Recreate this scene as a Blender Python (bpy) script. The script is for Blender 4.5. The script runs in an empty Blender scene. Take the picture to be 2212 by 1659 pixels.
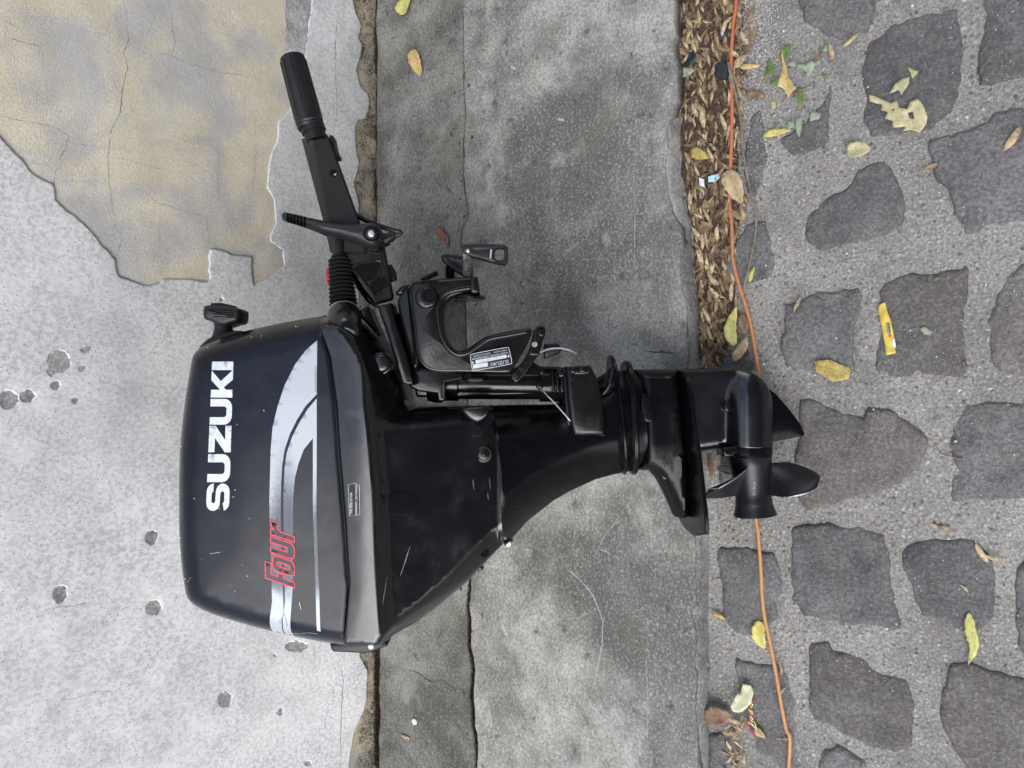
import bpy, bmesh, math, random
import numpy as np
from mathutils import Vector, Matrix, noise as mnoise
from mathutils.geometry import delaunay_2d_cdt
random.seed(7); rng = np.random.default_rng(7)
scene = bpy.context.scene
COL = scene.collection

# ------------------------------------------------------------------ camera, sky, sun, exposure
TH = math.radians(35.0)                    # the camera looks down across the street at the foot of the wall
RV = Vector((0, math.cos(TH), -math.sin(TH)))   # picture right
UV = Vector((-1, 0, 0))                         # picture up (along the wall)
BV = Vector((0, math.sin(TH), math.cos(TH)))    # towards the viewer
TANH = 0.69
ZC = 1.85
CAM = RV * (0.187 * ZC) + BV * ZC
cd = bpy.data.cameras.new('camera'); cam = bpy.data.objects.new('camera', cd); COL.objects.link(cam)
cd.sensor_width = 36; cd.lens = 18 / TANH; cd.clip_start = 0.02; cd.clip_end = 400
M = Matrix.Identity(4)
for i in range(3):
    M[i][0] = RV[i]; M[i][1] = UV[i]; M[i][2] = BV[i]; M[i][3] = CAM[i]
cam.matrix_world = M
scene.camera = cam

SUN_EL, SUN_AZ = math.radians(50), math.radians(45)   # azimuth from +Y (across the street) towards +X
w = bpy.data.worlds.new('World'); scene.world = w; w.use_nodes = True
nt = w.node_tree; nt.nodes.clear()
o_ = nt.nodes.new('ShaderNodeOutputWorld'); b_ = nt.nodes.new('ShaderNodeBackground')
s_ = nt.nodes.new('ShaderNodeTexSky'); h_ = nt.nodes.new('ShaderNodeHueSaturation')
s_.sky_type = 'NISHITA'; s_.sun_disc = False; s_.sun_elevation = SUN_EL; s_.sun_rotation = SUN_AZ
s_.dust_density = 1.3; s_.air_density = 1.0
h_.inputs['Saturation'].default_value = 0.84           # thin even cloud
b_.inputs['Strength'].default_value = 0.11
nt.links.new(s_.outputs[0], h_.inputs['Color'])
cl_ = nt.nodes.new('ShaderNodeHueSaturation'); cl_.inputs['Saturation'].default_value = .12; cl_.inputs['Value'].default_value = 1.75      # broken white cloud
nt.links.new(s_.outputs[0], cl_.inputs['Color'])
tc_ = nt.nodes.new('ShaderNodeTexCoord'); cn_ = nt.nodes.new('ShaderNodeTexNoise'); cn_.inputs['Scale'].default_value = 2.6; cn_.inputs['Detail'].default_value = 6; cn_.inputs['Roughness'].default_value = .55
nt.links.new(tc_.outputs['Generated'], cn_.inputs['Vector'])
cm_ = nt.nodes.new('ShaderNodeMapRange'); cm_.inputs['From Min'].default_value = .46; cm_.inputs['From Max'].default_value = .60; nt.links.new(cn_.outputs['Fac'], cm_.inputs['Value'])
mx_ = nt.nodes.new('ShaderNodeMix'); mx_.data_type = 'RGBA'; nt.links.new(cm_.outputs[0], mx_.inputs[0]); nt.links.new(h_.outputs[0], mx_.inputs[6]); nt.links.new(cl_.outputs[0], mx_.inputs[7])
nt.links.new(mx_.outputs[2], b_.inputs['Color']); nt.links.new(b_.outputs[0], o_.inputs['Surface'])
sl = bpy.data.lights.new('sun', 'SUN'); sun = bpy.data.objects.new('sun', sl); COL.objects.link(sun)
sl.energy = 1.0; sl.angle = math.radians(50); sl.color = (1.0, 0.975, 0.95)
sd = Vector((math.sin(SUN_AZ) * math.cos(SUN_EL), math.cos(SUN_AZ) * math.cos(SUN_EL), math.sin(SUN_EL)))
sun.rotation_euler = sd.to_track_quat('Z', 'Y').to_euler()
vs = scene.view_settings
vs.view_transform = 'Standard'; vs.look = 'None'; vs.gamma = 1.0; vs.use_curve_mapping = False
vs.exposure = 1.68

# ------------------------------------------------------------------ measuring helpers
K = TANH / 1106.0
def ray(px, py):
    return RV * ((px - 1106) * K) + Vector((1, 0, 0)) * ((py - 829.5) * K) - BV
def on_ground(px, py, z=0.0):
    d = ray(px, py); t = (z - CAM.z) / d.z; p = CAM + d * t; return p
def on_wall(px, py, y=0.0):
    d = ray(px, py); t = (y - CAM.y) / d.y; return CAM + d * t
OXY = {1: (0, 0), 2: (691.25, 0), 3: (1382.5, 0), 4: (0, 540), 5: (691.25, 540), 6: (1382.5, 540), 7: (0, 1036.9), 8: (691.25, 1036.9), 9: (1382.5, 1036.9)}
ZXY = {'a': (604.8, 442.8), 'b': (810.06, 669.65), 'c': (1274.5, 745.3)}
def cr(i, pts):
    if i in OXY: ox, oy = OXY[i]; s = 0.375
    elif i in ZXY: ox, oy = ZXY[i]; s = 0.23437
    elif i == 'd': ox, oy, s = 1447.3, 0, 0.11719
    else: ox, oy, s = 702.0, 1296.1, 0.09766
    return [(ox + x * s, oy + y * s) for x, y in pts]
ROADZ = -0.045

# ------------------------------------------------------------------ object helpers
def link(name, me, mat=None, parent=None, **props):
    o = bpy.data.objects.new(name, me); COL.objects.link(o)
    if mat is not None and me is not None: me.materials.append(mat)
    if parent is not None: o.parent = parent
    for k_, v_ in props.items(): o[k_] = v_
    return o
def mesh(verts, faces, smooth=True, sharp=40):
    me = bpy.data.meshes.new('m'); me.from_pydata([tuple(v) for v in verts], [], [tuple(f) for f in faces]); me.update()
    if smooth:
        me.shade_smooth()
        if sharp: me.set_sharp_from_angle(angle=math.radians(sharp))
    return me
def fix_normals(me):
    bm = bmesh.new(); bm.from_mesh(me); bmesh.ops.recalc_face_normals(bm, faces=bm.faces); bm.to_mesh(me); bm.free()
    return me
def join(parts):
    V, F = [], []
    for v, f in parts:
        n = len(V); V += list(v); F += [tuple(i + n for i in q) for q in f]
    return V, F
def area2(p):
    return sum(p[i][0] * p[(i + 1) % len(p)][1] - p[(i + 1) % len(p)][0] * p[i][1] for i in range(len(p)))
def ccw(p):
    p = [tuple(q[:2]) for q in p]
    return p if area2(p) > 0 else p[::-1]
def smooth_poly(p, n=1, closed=True):
    for _ in range(n):
        q = []
        m = len(p)
        for i in range(m if closed else m - 1):
            a, b = p[i], p[(i + 1) % m]
            q += [tuple(.75 * x + .25 * y for x, y in zip(a, b)), tuple(.25 * x + .75 * y for x, y in zip(a, b))]
        if not closed: q = [p[0]] + q + [p[-1]]
        p = q
    return p
def resample(p, step, closed=True):
    out = []; m = len(p)
    for i in range(m if closed else m - 1):
        a = np.array(p[i], float); b = np.array(p[(i + 1) % m], float)
        n = max(1, int(round(np.linalg.norm(b - a) / step)))
        for j in range(n): out.append(tuple(a + (b - a) * j / n))
    if not closed: out.append(tuple(p[-1]))
    return out
def jag(p, amp, sc=60.0, seed=0.0, closed=True):
    """roughen a polyline sideways with noise"""
    out = []; m = len(p)
    for i in range(m):
        x, y = p[i][:2]
        dx = mnoise.noise(Vector((x * sc, y * sc, seed))) + .5 * mnoise.noise(Vector((x * sc * 2.7, y * sc * 2.7, seed + 9)))
        dy = mnoise.noise(Vector((x * sc, y * sc, seed + 31))) + .5 * mnoise.noise(Vector((x * sc * 2.7, y * sc * 2.7, seed + 47)))
        out.append((x + dx * amp, y + dy * amp))
    return out
def inpoly(P, poly):
    P = np.asarray(P, float); x, y = P[:, 0], P[:, 1]; ins = np.zeros(len(P), bool)
    q = np.asarray(poly, float); n = len(q)
    for i in range(n):
        x1, y1 = q[i]; x2, y2 = q[(i + 1) % n]
        c = (y1 > y) != (y2 > y)
        if not c.any(): continue
        ins ^= c & (x < (x2 - x1) * (y - y1) / (y2 - y1 + 1e-15) + x1)
    return ins
def segdist(P, segs):
    P = np.asarray(P, float); d = np.full(len(P), 1e9)
    for a, b in segs:
        a = np.asarray(a, float); b = np.asarray(b, float); ab = b - a; L = max(ab @ ab, 1e-18)
        t = np.clip(((P - a) @ ab) / L, 0, 1)
        d = np.minimum(d, np.hypot(*(P - (a + t[:, None] * ab)).T))
    return d
def segs_of(p, closed=True):
    return [(p[i], p[(i + 1) % len(p)]) for i in range(len(p) if closed else len(p) - 1)]
def fill(outline, holes=(), grid=0.01, rings=(), jitter=0.15, extra=()):
    """triangulate an outline with inner points; returns verts2d, tris, boundary loops"""
    loops = [ccw(outline)] + [ccw(h)[::-1] for h in holes]
    pts, edges = [], []
    for lp in loops:
        n = len(pts); pts += lp; edges += [(n + i, n + (i + 1) % len(lp)) for i in range(len(lp))]
    segs = [s for lp in loops for s in segs_of(lp)]
    inner = []
    for r in rings:
        for lp in loops:
            m = len(lp); cand = []
            for i in range(m):
                a, b = np.array(lp[i - 1]), np.array(lp[(i + 1) % m]); t = b - a; t /= max(np.linalg.norm(t), 1e-9)
                cand.append(np.array(lp[i]) + np.array((-t[1], t[0])) * r)
            cand = np.array(cand); ok = inpoly(cand, loops[0]) & (segdist(cand, segs) > .93 * r)
            if len(inner): 
                pass
            inner += [tuple(c) for c in cand[ok]]
    if len(extra):
        E = np.array(extra, float); E = E[inpoly(E, loops[0])]; E = E[segdist(E, segs) > .002]
        if len(inner):
            I = np.array(inner); inner = [tuple(q) for q in I[np.array([np.min(np.hypot(*(E - q).T)) for q in I]) > .0025]] if len(E) else inner
        inner += [tuple(q) for q in E]
    A = np.array(loops[0]); x0, y0 = A.min(0); x1, y1 = A.max(0)
    if grid:
        gx, gy = np.meshgrid(np.arange(x0, x1, grid), np.arange(y0, y1, grid)); G = np.stack([gx.ravel(), gy.ravel()], 1)
        G += rng.uniform(-jitter, jitter, G.shape) * grid
        ok = inpoly(G, loops[0])
        for h in loops[1:]: ok &= ~inpoly(G, h)
        G = G[ok]
        if len(G):
            G = G[segdist(G, segs) > (max(rings) if rings else 0) + .4 * grid]
            if len(extra) and len(G): G = G[np.array([np.min(np.hypot(*(E - q).T)) for q in G]) > .35 * grid]
            inner += [tuple(g) for g in G]
    res = delaunay_2d_cdt([Vector(p) for p in pts + inner], edges, [], 0, 1e-7)
    V = np.array([tuple(v) for v in res[0]]); T = np.array([f for f in res[2] if len(f) == 3])
    c = V[T].mean(1); ok = inpoly(c, loops[0])
    for h in loops[1:]: ok &= ~inpoly(c, h)
    T = T[ok]
    a = V[T[:, 1]] - V[T[:, 0]]; b = V[T[:, 2]] - V[T[:, 0]]; fl = (a[:, 0] * b[:, 1] - a[:, 1] * b[:, 0]) < 0
    T[fl] = T[fl][:, ::-1]
    return V, T, loops, segs
def bedges(T):
    s = {}
    for t in T:
        for i in range(3):
            a, b = int(t[i]), int(t[(i + 1) % 3]); s[(a, b)] = s.get((a, b), 0) + 1
    return [e for e in s if (e[1], e[0]) not in s]
def relief(outline, zf, zb, holes=(), grid=0.01, rings=(), jitter=0.1, back=True, extra=()):
    """solid plate: front height zf(P,d), back height zb(P,d), 2D coords are local x,y; d = distance to outline"""
    V, T, loops, segs = fill(outline, holes, grid, rings, jitter, extra)
    d = segdist(V, segs); n = len(V)
    top = np.c_[V, zf(V, d)]; verts = [tuple(v) for v in top]; faces = [tuple(int(i) for i in t) for t in T]
    if back:
        bot = np.c_[V, zb(V, d)]; verts += [tuple(v) for v in bot]
        faces += [tuple(int(i) + n for i in t[::-1]) for t in T]
        for a, b in bedges(T): faces.append((b, a, a + n, b + n))
    return verts, faces
def rnd(d, R):
    """quarter-round rise 0..R over distance R"""
    t = np.clip(d / R, 0, 1); return R * np.sqrt(np.clip(1 - (1 - t) ** 2, 0, 1))
def nz(P, sc, seed=0.0, octv=3):
    return np.array([mnoise.fractal(Vector((p[0] * sc, p[1] * sc, seed)), 1.0, 2.0, octv) for p in P])
def ribbon(path, wid, z=None, closed=False, taper=False):
    """flat strip along a 2D (or 3D with z) path"""
    p = [np.array(q[:2], float) for q in path]; n = len(p); V, F = [], []
    for i in range(n):
        a = p[i - 1] if (i > 0 or closed) else p[0]; b = p[(i + 1) % n] if (i < n - 1 or closed) else p[-1]
        t = b - a; t /= max(np.linalg.norm(t), 1e-9); nn = np.array((-t[1], t[0]))
        ww = wid[i] if hasattr(wid, '__len__') else wid
        if taper: ww = ww * min(1, .25 + 3 * min(i, n - 1 - i) / n)
        for s in (1, -1):
            q = p[i] + nn * ww * .5 * s; V.append((q[0], q[1]))
    for i in range(n if closed else n - 1):
        j = (i + 1) % n; F.append((2 * i, 2 * i + 1, 2 * j + 1, 2 * j))
    return V, F
def tube(path, rad, seg=10, caps=True):
    P = [Vector(p) for p in path]; n = len(P); V, F = [], []
    up = Vector((.3, .5, .81)); prev = None
    for i in range(n):
        t = (P[min(i + 1, n - 1)] - P[max(i - 1, 0)]).normalized()
        x = t.cross(up) if prev is None else (prev - t * prev.dot(t))
        if x.length < 1e-6: x = t.orthogonal()
        x.normalize(); y = t.cross(x); prev = x
        r = rad[i] if hasattr(rad, '__len__') else rad
        for k_ in range(seg):
            a = 2 * math.pi * k_ / seg; V.append(tuple(P[i] + (x * math.cos(a) + y * math.sin(a)) * r))
    for i in range(n - 1):
        for k_ in range(seg):
            j = (k_ + 1) % seg; F.append((i * seg + k_, i * seg + j, (i + 1) * seg + j, (i + 1) * seg + k_))
    if caps: F.append(tuple(range(seg))[::-1]); F.append(tuple((n - 1) * seg + k_ for k_ in range(seg)))
    return V, F
def catmull(p, n=6):
    p = [np.array(q, float) for q in p]; out = []
    for i in range(len(p) - 1):
        a = p[max(i - 1, 0)]; b = p[i]; c = p[i + 1]; d = p[min(i + 2, len(p) - 1)]
        for j in range(n):
            t = j / n
            out.append(tuple(.5 * (2 * b + (c - a) * t + (2 * a - 5 * b + 4 * c - d) * t * t + (3 * b - a - 3 * c + d) * t ** 3)))
    out.append(tuple(p[-1])); return out

# ------------------------------------------------------------------ material helpers
class NB:
    def __init__(s, name):
        s.m = bpy.data.materials.new(name); s.m.use_nodes = True; s.t = s.m.node_tree; s.t.nodes.clear()
        s.out = s.t.nodes.new('ShaderNodeOutputMaterial'); s.p = s.t.nodes.new('ShaderNodeBsdfPrincipled')
        s.t.links.new(s.p.outputs[0], s.out.inputs[0]); s.co = s.t.nodes.new('ShaderNodeTexCoord').outputs['Object']
    def n(s, ty, **kw):
        x = s.t.nodes.new(ty)
        for a, v in kw.items(): setattr(x, a, v)
        return x
    def l(s, a, b): s.t.links.new(a, b)
    def noise(s, sc, det=4, rough=.55, co=None, dist=0, off=None):
        x = s.n('ShaderNodeTexNoise'); x.inputs['Scale'].default_value = sc; x.inputs['Detail'].default_value = det
        x.inputs['Roughness'].default_value = rough; x.inputs['Distortion'].default_value = dist
        c = co or s.co
        if off:
            mp = s.n('ShaderNodeVectorMath', operation='ADD'); s.l(c, mp.inputs[0]); mp.inputs[1].default_value = (off, off * .7, off * 1.3); c = mp.outputs[0]
        s.l(c, x.inputs['Vector']); return x.outputs['Fac']
    def stretch(s, v):
        mp = s.n('ShaderNodeVectorMath', operation='MULTIPLY'); s.l(s.co, mp.inputs[0]); mp.inputs[1].default_value = v; return mp.outputs[0]
    def vor(s, sc, feat='F1', out='Distance', co=None, rand=1.0):
        x = s.n('ShaderNodeTexVoronoi'); x.feature = feat; x.inputs['Scale'].default_value = sc; x.inputs['Randomness'].default_value = rand
        s.l(co or s.co, x.inputs['Vector']); return x.outputs[out]
    def ramp(s, f, a, b, ca=0.0, cb=1.0):
        x = s.n('ShaderNodeMapRange'); x.inputs['From Min'].default_value = a; x.inputs['From Max'].default_value = b
        x.inputs['To Min'].default_value = ca; x.inputs['To Max'].default_value = cb; s.l(f, x.inputs['Value']); return x.outputs[0]
    def math(s, op, a, b=None):
        x = s.n('ShaderNodeMath', operation=op)
        for i, v in enumerate((a, b)):
            if v is None: continue
            if isinstance(v, (int, float)): x.inputs[i].default_value = v
            else: s.l(v, x.inputs[i])
        return x.outputs[0]
    def mix(s, f, a, b, mode='MIX'):
        x = s.n('ShaderNodeMix', data_type='RGBA', blend_type=mode)
        for i, v in ((0, f), (6, a), (7, b)):
            if isinstance(v, (int, float)): x.inputs[i].default_value = v
            elif isinstance(v, tuple): x.inputs[i].default_value = (*v, 1)
            else: s.l(v, x.inputs[i])
        return x.outputs[2]
    def rand(s): return s.n('ShaderNodeObjectInfo').outputs['Random']
    def hsv(s, c, h=.5, sat=1., v=1.):
        x = s.n('ShaderNodeHueSaturation')
        for nm, q in (('Hue', h), ('Saturation', sat), ('Value', v)):
            if isinstance(q, (int, float)): x.inputs[nm].default_value = q
            else: s.l(q, x.inputs[nm])
        s.l(c, x.inputs['Color']); return x.outputs[0]
    def bump(s, f, strength=.4, dist=.002):
        x = s.n('ShaderNodeBump'); x.inputs['Strength'].default_value = strength; x.inputs['Distance'].default_value = dist
        s.l(f, x.inputs['Height']); s.l(x.outputs[0], s.p.inputs['Normal'])
    def done(s, col, rough=.6, spec=.5, metal=0.):
        for nm, v in (('Base Color', col), ('Roughness', rough), ('Specular IOR Level', spec), ('Metallic', metal)):
            if isinstance(v, tuple): s.p.inputs[nm].default_value = (*v, 1)
            elif isinstance(v, (int, float)): s.p.inputs[nm].default_value = v
            else: s.l(v, s.p.inputs[nm])
        return s.m
def plain(name, col, rough=.5, spec=.5, metal=0., var=.25, sc=60):
    b = NB(name); f = b.noise(sc, 4)
    c = b.mix(b.ramp(f, .35, .65), tuple(x * (1 - var) for x in col), tuple(min(1, x * (1 + var)) for x in col))
    b.bump(f, .15, .0006)
    return b.done(c, b.ramp(f, .3, .7, max(.02, rough - .06), rough + .06), spec, metal)

MAT = {}
def paint_mat():
    b = NB('white_paint')
    big = b.noise(2.2, 5, .6); mid = b.noise(9, 6, .65, off=3.0)
    fib = b.noise(150, 3, .7, co=b.stretch((1.0, 1.0, .8)))
    base = b.mix(b.ramp(mid, .3, .72), (.54, .545, .55), (.77, .77, .77))
    base = b.mix(b.ramp(big, .35, .7, .0, .55), base, (.90, .90, .905))
    grime = b.math('MULTIPLY', b.ramp(fib, .43, .60), b.ramp(mid, .66, .38, .3, 1.))
    base = b.mix(grime, base, (.46, .465, .47))
    bl = b.noise(3.4, 6, .65, off=17.); base = b.mix(b.ramp(bl, .54, .72, 0., .4), base, (.40, .40, .40))
    sp = b.vor(190); spz = b.vor(190, out='Color'); sep = b.n('ShaderNodeSeparateColor'); b.l(spz, sep.inputs[0])
    dots = b.math('MULTIPLY', b.ramp(sp, .30, .16), b.math('GREATER_THAN', sep.outputs[0], b.ramp(b.noise(5, 4, .6, off=8.), .38, .66, .93, .45)))
    base = b.mix(b.math('MULTIPLY', dots, .7), base, (.16, .16, .165))
    b.bump(b.math('ADD', b.math('MULTIPLY', fib, .6), b.math('MULTIPLY', b.noise(45, 5), .8)), .35, .003)
    return b.done(base, .85, .25)
def plaster_mat():
    b = NB('ochre_plaster')
    f1 = b.noise(5.5, 6, .62, dist=.4); f2 = b.noise(14, 5, .6, off=5.)
    och = b.mix(b.ramp(f2, .3, .7), (.66, .595, .45), (.76, .70, .565))
    gry = b.mix(b.ramp(f2, .3, .7), (.46, .455, .445), (.60, .59, .575))
    c = b.mix(b.ramp(f1, .45, .56, .05, .92), och, gry)
    gr = b.noise(330, 3, .7)
    c = b.mix(b.ramp(gr, .42, .68, .0, .4), c, (.27, .245, .20))
    wv = b.vor(75); c = b.mix(b.ramp(wv, .07, .03, 0, .6), c, (.62, .6, .56))
    b.bump(b.math('ADD', b.math('MULTIPLY', gr, .7), b.math('MULTIPLY', f2, .8)), .5, .003)
    return b.done(c, .9, .2)
def concrete_mat(name, dark, light, moss=0.0, seed=0.0, stain=(.06, .06, .058)):
    b = NB(name)
    big = b.noise(2.6, 6, .62, off=seed, dist=.6); mid = b.noise(11, 6, .65, off=seed + 2); fine = b.noise(165, 4, .8)
    c = b.mix(b.ramp(big, .40, .59), tuple(x * .75 for x in dark), tuple(x * 1.15 for x in light))
    c = b.mix(b.ramp(mid, .34, .60, .75, 0.), c, tuple(x * .55 for x in dark))
    sp = b.vor(170); c = b.mix(b.math('MULTIPLY', b.ramp(sp, .26, .12), b.ramp(mid, .4, .6, .15, .75)), c, tuple(min(1, x * 1.75) for x in light))
    c = b.mix(b.ramp(fine, .36, .56, .6, 0.), c, tuple(x * .5 for x in dark))
    c = b.mix(b.ramp(fine, .52, .70, 0., .5), c, tuple(min(1, x * 1.5) for x in light))
    st = b.noise(30, 5, .6, off=seed + 7); c = b.mix(b.ramp(st, .60, .69, 0., .8), c, stain)
    lt_ = b.noise(6, 6, .7, off=seed + 15); c = b.mix(b.ramp(lt_, .57, .72, 0., .55), c, tuple(min(1, x * 1.55) for x in light))
    if moss:
        ms = b.noise(7, 6, .7, off=seed + 11); c = b.mix(b.ramp(ms, .55, .72, 0., moss), c, (.16, .155, .105))
    b.bump(b.math('ADD', fine, b.math('MULTIPLY', mid, .6)), .45, .002)
    return b.done(c, .88, .25)
def mortar_mat():
    b = NB('mortar')
    big = b.noise(4, 5, .6); fine = b.noise(240, 3, .75)
    c = b.mix(b.ramp(big, .3, .7), (.215, .207, .19), (.35, .338, .31))
    v = b.vor(120); vc = b.vor(120, out='Color'); sep = b.n('ShaderNodeSeparateColor'); b.l(vc, sep.inputs[0])
    agg = b.mix(sep.outputs[1], (.10, .097, .095), (.46, .45, .43)); agg = b.mix(b.math('GREATER_THAN', sep.outputs[2], .93), agg, (.24, .16, .11))
    c = b.mix(b.math('MULTIPLY', b.ramp(v, .42, .30), b.math('GREATER_THAN', sep.outputs[0], .45)), c, agg)
    c = b.mix(b.ramp(fine, .38, .58, .6, 0.), c, (.09, .088, .084))
    c = b.mix(b.ramp(fine, .54, .70, 0., .45), c, (.46, .45, .43))
    blm = b.noise(9, 5, .65, off=9.); c = b.mix(b.ramp(blm, .52, .68, 0., .55), c, (.12, .116, .11))
    b.bump(b.math('ADD', b.math('MULTIPLY', b.ramp(v, .5, .1), .7), fine), .7, .003)
    return b.done(c, .92, .2)
def cobble_mat(name='basalt', w0=.0, w1=.35):
    b = NB(name)
    r = b.rand(); mid = b.noise(16, 6, .65); fine = b.noise(170, 4, .7); big = b.noise(5, 4)
    cool = b.mix(b.ramp(mid, .3, .7), (.104, .103, .103), (.19, .187, .184))
    warm = b.mix(b.ramp(mid, .3, .7), (.115, .103, .094), (.20, .177, .160))
    c = b.mix(b.ramp(big, .3, .65, w0, w1), cool, warm)
    c = b.hsv(c, v=b.ramp(r, 0, 1, .88, 1.22))
    pat = b.noise(9, 5, .6, off=6., dist=1.); c = b.mix(b.ramp(pat, .55, .66, 0., .45), c, (.20, .20, .205)); c = b.mix(b.ramp(pat, .44, .34, 0., .5), c, (.06, .06, .064))
    c = b.mix(b.ramp(fine, .38, .58, .55, 0.), c, (.05, .05, .053))
    c = b.mix(b.ramp(fine, .55, .72, 0., .5), c, (.27, .27, .27))
    sp = b.vor(120); c = b.mix(b.ramp(sp, .10, .05, 0, .7), c, (.34, .34, .34))
    b.bump(b.math('ADD', fine, b.math('MULTIPLY', mid, 2.0)), .9, .005)
    return b.done(c, .78, .35)
def seed_mat():
    b = NB('dry_seed'); r = b.rand(); n_ = b.noise(90, 4, .6)
    q = b.math('FRACT', b.math('MULTIPLY', r, 7.31))
    c = b.mix(q, (.25, .17, .09), (.54, .44, .28))
    c = b.mix(b.math('MULTIPLY', b.ramp(n_, .45, .60), .8), c, (.11, .065, .035))
    c = b.mix(b.ramp(r, .05, .24, .8, 0.), c, (.09, .058, .038))
    b.bump(n_, .3, .001)
    return b.done(c, .65, .3)
def leaf_mat(name, c1, c2, spot=(.08, .05, .02), amt=.4, sc=60):
    c1 = tuple(.82 * x + .18 * sum(c1) / 3 for x in c1); c2 = tuple(.82 * x + .18 * sum(c2) / 3 for x in c2); b = NB(name); n1 = b.noise(sc, 5, .6); n2 = b.noise(sc * 3.5, 4, .6, off=4.)
    c = b.mix(b.ramp(n1, .38, .62), c1, c2); c = b.mix(b.ramp(n2, .56, .64, 0., amt), c, spot)
    b.bump(n1, .3, .001)
    return b.done(c, .55, .35)
def gloss(name, col, rough, spec=.5, grain=700, gs=.08, coat=0., wear=.0):
    b = NB(name); g = b.noise(grain, 2, .6); l_ = b.noise(14, 5, .6)
    c = b.mix(b.ramp(l_, .35, .7), tuple(x * .85 for x in col), tuple(x * 1.2 for x in col))
    if wear:
        d_ = b.noise(120, 4, .7, off=2.); c = b.mix(b.ramp(d_, .66, .74, 0, wear), c, (.16, .15, .14))
    sm_ = b.noise(26, 5, .65, off=7.)
    sp_ = b.vor(230); c = b.mix(b.math('MULTIPLY', b.ramp(sp_, .07, .03), b.ramp(sm_, .48, .62, 0, .8)), c, (.22, .215, .20))
    c = b.mix(b.ramp(sm_, .54, .74, 0., .5), c, tuple(x + .006 for x in col))
    b.bump(g, gs, .0008)
    if coat: b.p.inputs['Coat Weight'].default_value = coat; b.p.inputs['Coat Roughness'].default_value = .12
    return b.done(c, b.math('ADD', b.ramp(l_, .3, .7, rough - .05, rough + .06), b.ramp(sm_, .48, .70, 0., .10)), spec)
MAT['paint'] = paint_mat(); MAT['plaster'] = plaster_mat()
MAT['strip'] = concrete_mat('concrete_dark', (.105, .104, .094), (.22, .218, .20), .5, 0.)
MAT['slab'] = concrete_mat('concrete_pale', (.16, .159, .147), (.33, .326, .302), .3, 21.)
MAT['kerb'] = concrete_mat('concrete_broken', (.19, .187, .18), (.31, .305, .29), .05, 40.)
MAT['chip'] = concrete_mat('chipped_render', (.26, .26, .265), (.40, .40, .40), 0., 75., (.20, .2, .2)); MAT['cement'] = concrete_mat('bare_cement', (.40, .40, .40), (.56, .56, .56), 0., 60., (.30, .30, .30))
MAT['mortar'] = mortar_mat(); MAT['cobble'] = cobble_mat(); MAT['cobble_warm'] = cobble_mat('brown_basalt', .6, 1.); MAT['seed'] = seed_mat()
MAT['soil'] = plain('dark_soil', (.028, .021, .016), .95, .1, var=.6, sc=300)
MAT['crack'] = plain('crack_shadow', (.10, .09, .075), .95, .1, var=.4, sc=200)
MAT['chalk'] = plain('chalk_scuff', (.36, .36, .35), .95, .1, var=.3, sc=300)

# ------------------------------------------------------------------ the wall
def und(P):
    return .0035 * nz(P, 2.3, 1.0, 3) + .0012 * nz(P, 14, 5.0, 3)
def to_wall(vf, und_=True):
    v, f = vf
    return [(p[0], p[2], p[1]) for p in v], [tuple(q[::-1]) for q in f]
wall = bpy.data.objects.new('wall', None); COL.objects.link(wall); wall.location = (0, 0, 0)
wall['label'] = 'old plastered wall with peeling whitish paint and bare ochre patch'; wall['category'] = 'wall'
XW = 1.8; HW = 1.35
def wp(pts): return [(lambda q: (q.x, q.z))(on_wall(*p)) for p in pts]
patch = wp(cr(1, [(-500, 480), (-150, 640), (0, 785), (60, 850), (130, 920), (170, 980), (230, 1030), (310, 1060), (320, 1150), (380, 1210), (440, 1250), (520, 1330), (590, 1420), (665, 1490),
    (668, 1560), (690, 1590), (780, 1625), (850, 1645), (920, 1630), (935, 1605), (1100, 1610), (1205, 1625), (1205, 1435), (1280, 1440), (1340, 1470), (1455, 1480), (1450, 1560), (1460, 1640),
    (1550, 1600), (1635, 1530), (1630, 1440), (1560, 1390), (1555, 1360), (1590, 1290), (1585, 1150), (1540, 1080), (1560, 900), (1600, 800), (1605, 700), (1660, 640), (1740, 520), (1755, 330),
    (1770, 150), (1795, 0), (1780, -160), (1500, -330), (700, -420), (0, -380), (-500, -250)]))
patch = jag(resample(patch, .006), .0022, 90, 1.)
low = [(.0, 0)] * 0
lowpx = cr(1, [(2020, -300), (2030, 0), (2045, 80), (2080, 150), (2060, 220), (2085, 260), (2075, 330), (2050, 400), (2075, 500), (2120, 540), (2130, 600), (2110, 680), (2060, 690), (2045, 740), (2050, 850), (2070, 950), (2040, 1050), (2070, 1180), (2060, 1250)]) \
    + [(775, 700), (768, 1000), (772, 1300)] + cr(8, [(230, 1010), (272, 1100), (268, 1250), (250, 1330), (220, 1400), (190, 1480), (170, 1600), (165, 1659)]) + [(752, 1760), (764, 1900)]
low = jag(resample(wp(lowpx), .005, False), .002, 110, 3., False)
low = [(max(-XW + .002, min(XW - .002, x)), max(.004, z)) for x, z in low]
low.sort(key=lambda q: q[0])
outer = [(-XW, low[0][1])] + low + [(XW, low[-1][1])] + resample([(XW, .05), (XW, HW), (-XW, HW), (-XW, .05)], .05, False)
def chip(i, x, y, rx, ry, seed):
    c = [(x + rx * math.cos(a), y + ry * math.sin(a)) for a in np.linspace(0, 2 * math.pi, 18, endpoint=False)]
    return jag(resample(wp(cr(i, c)), .003), .0034, 100, seed)
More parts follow.
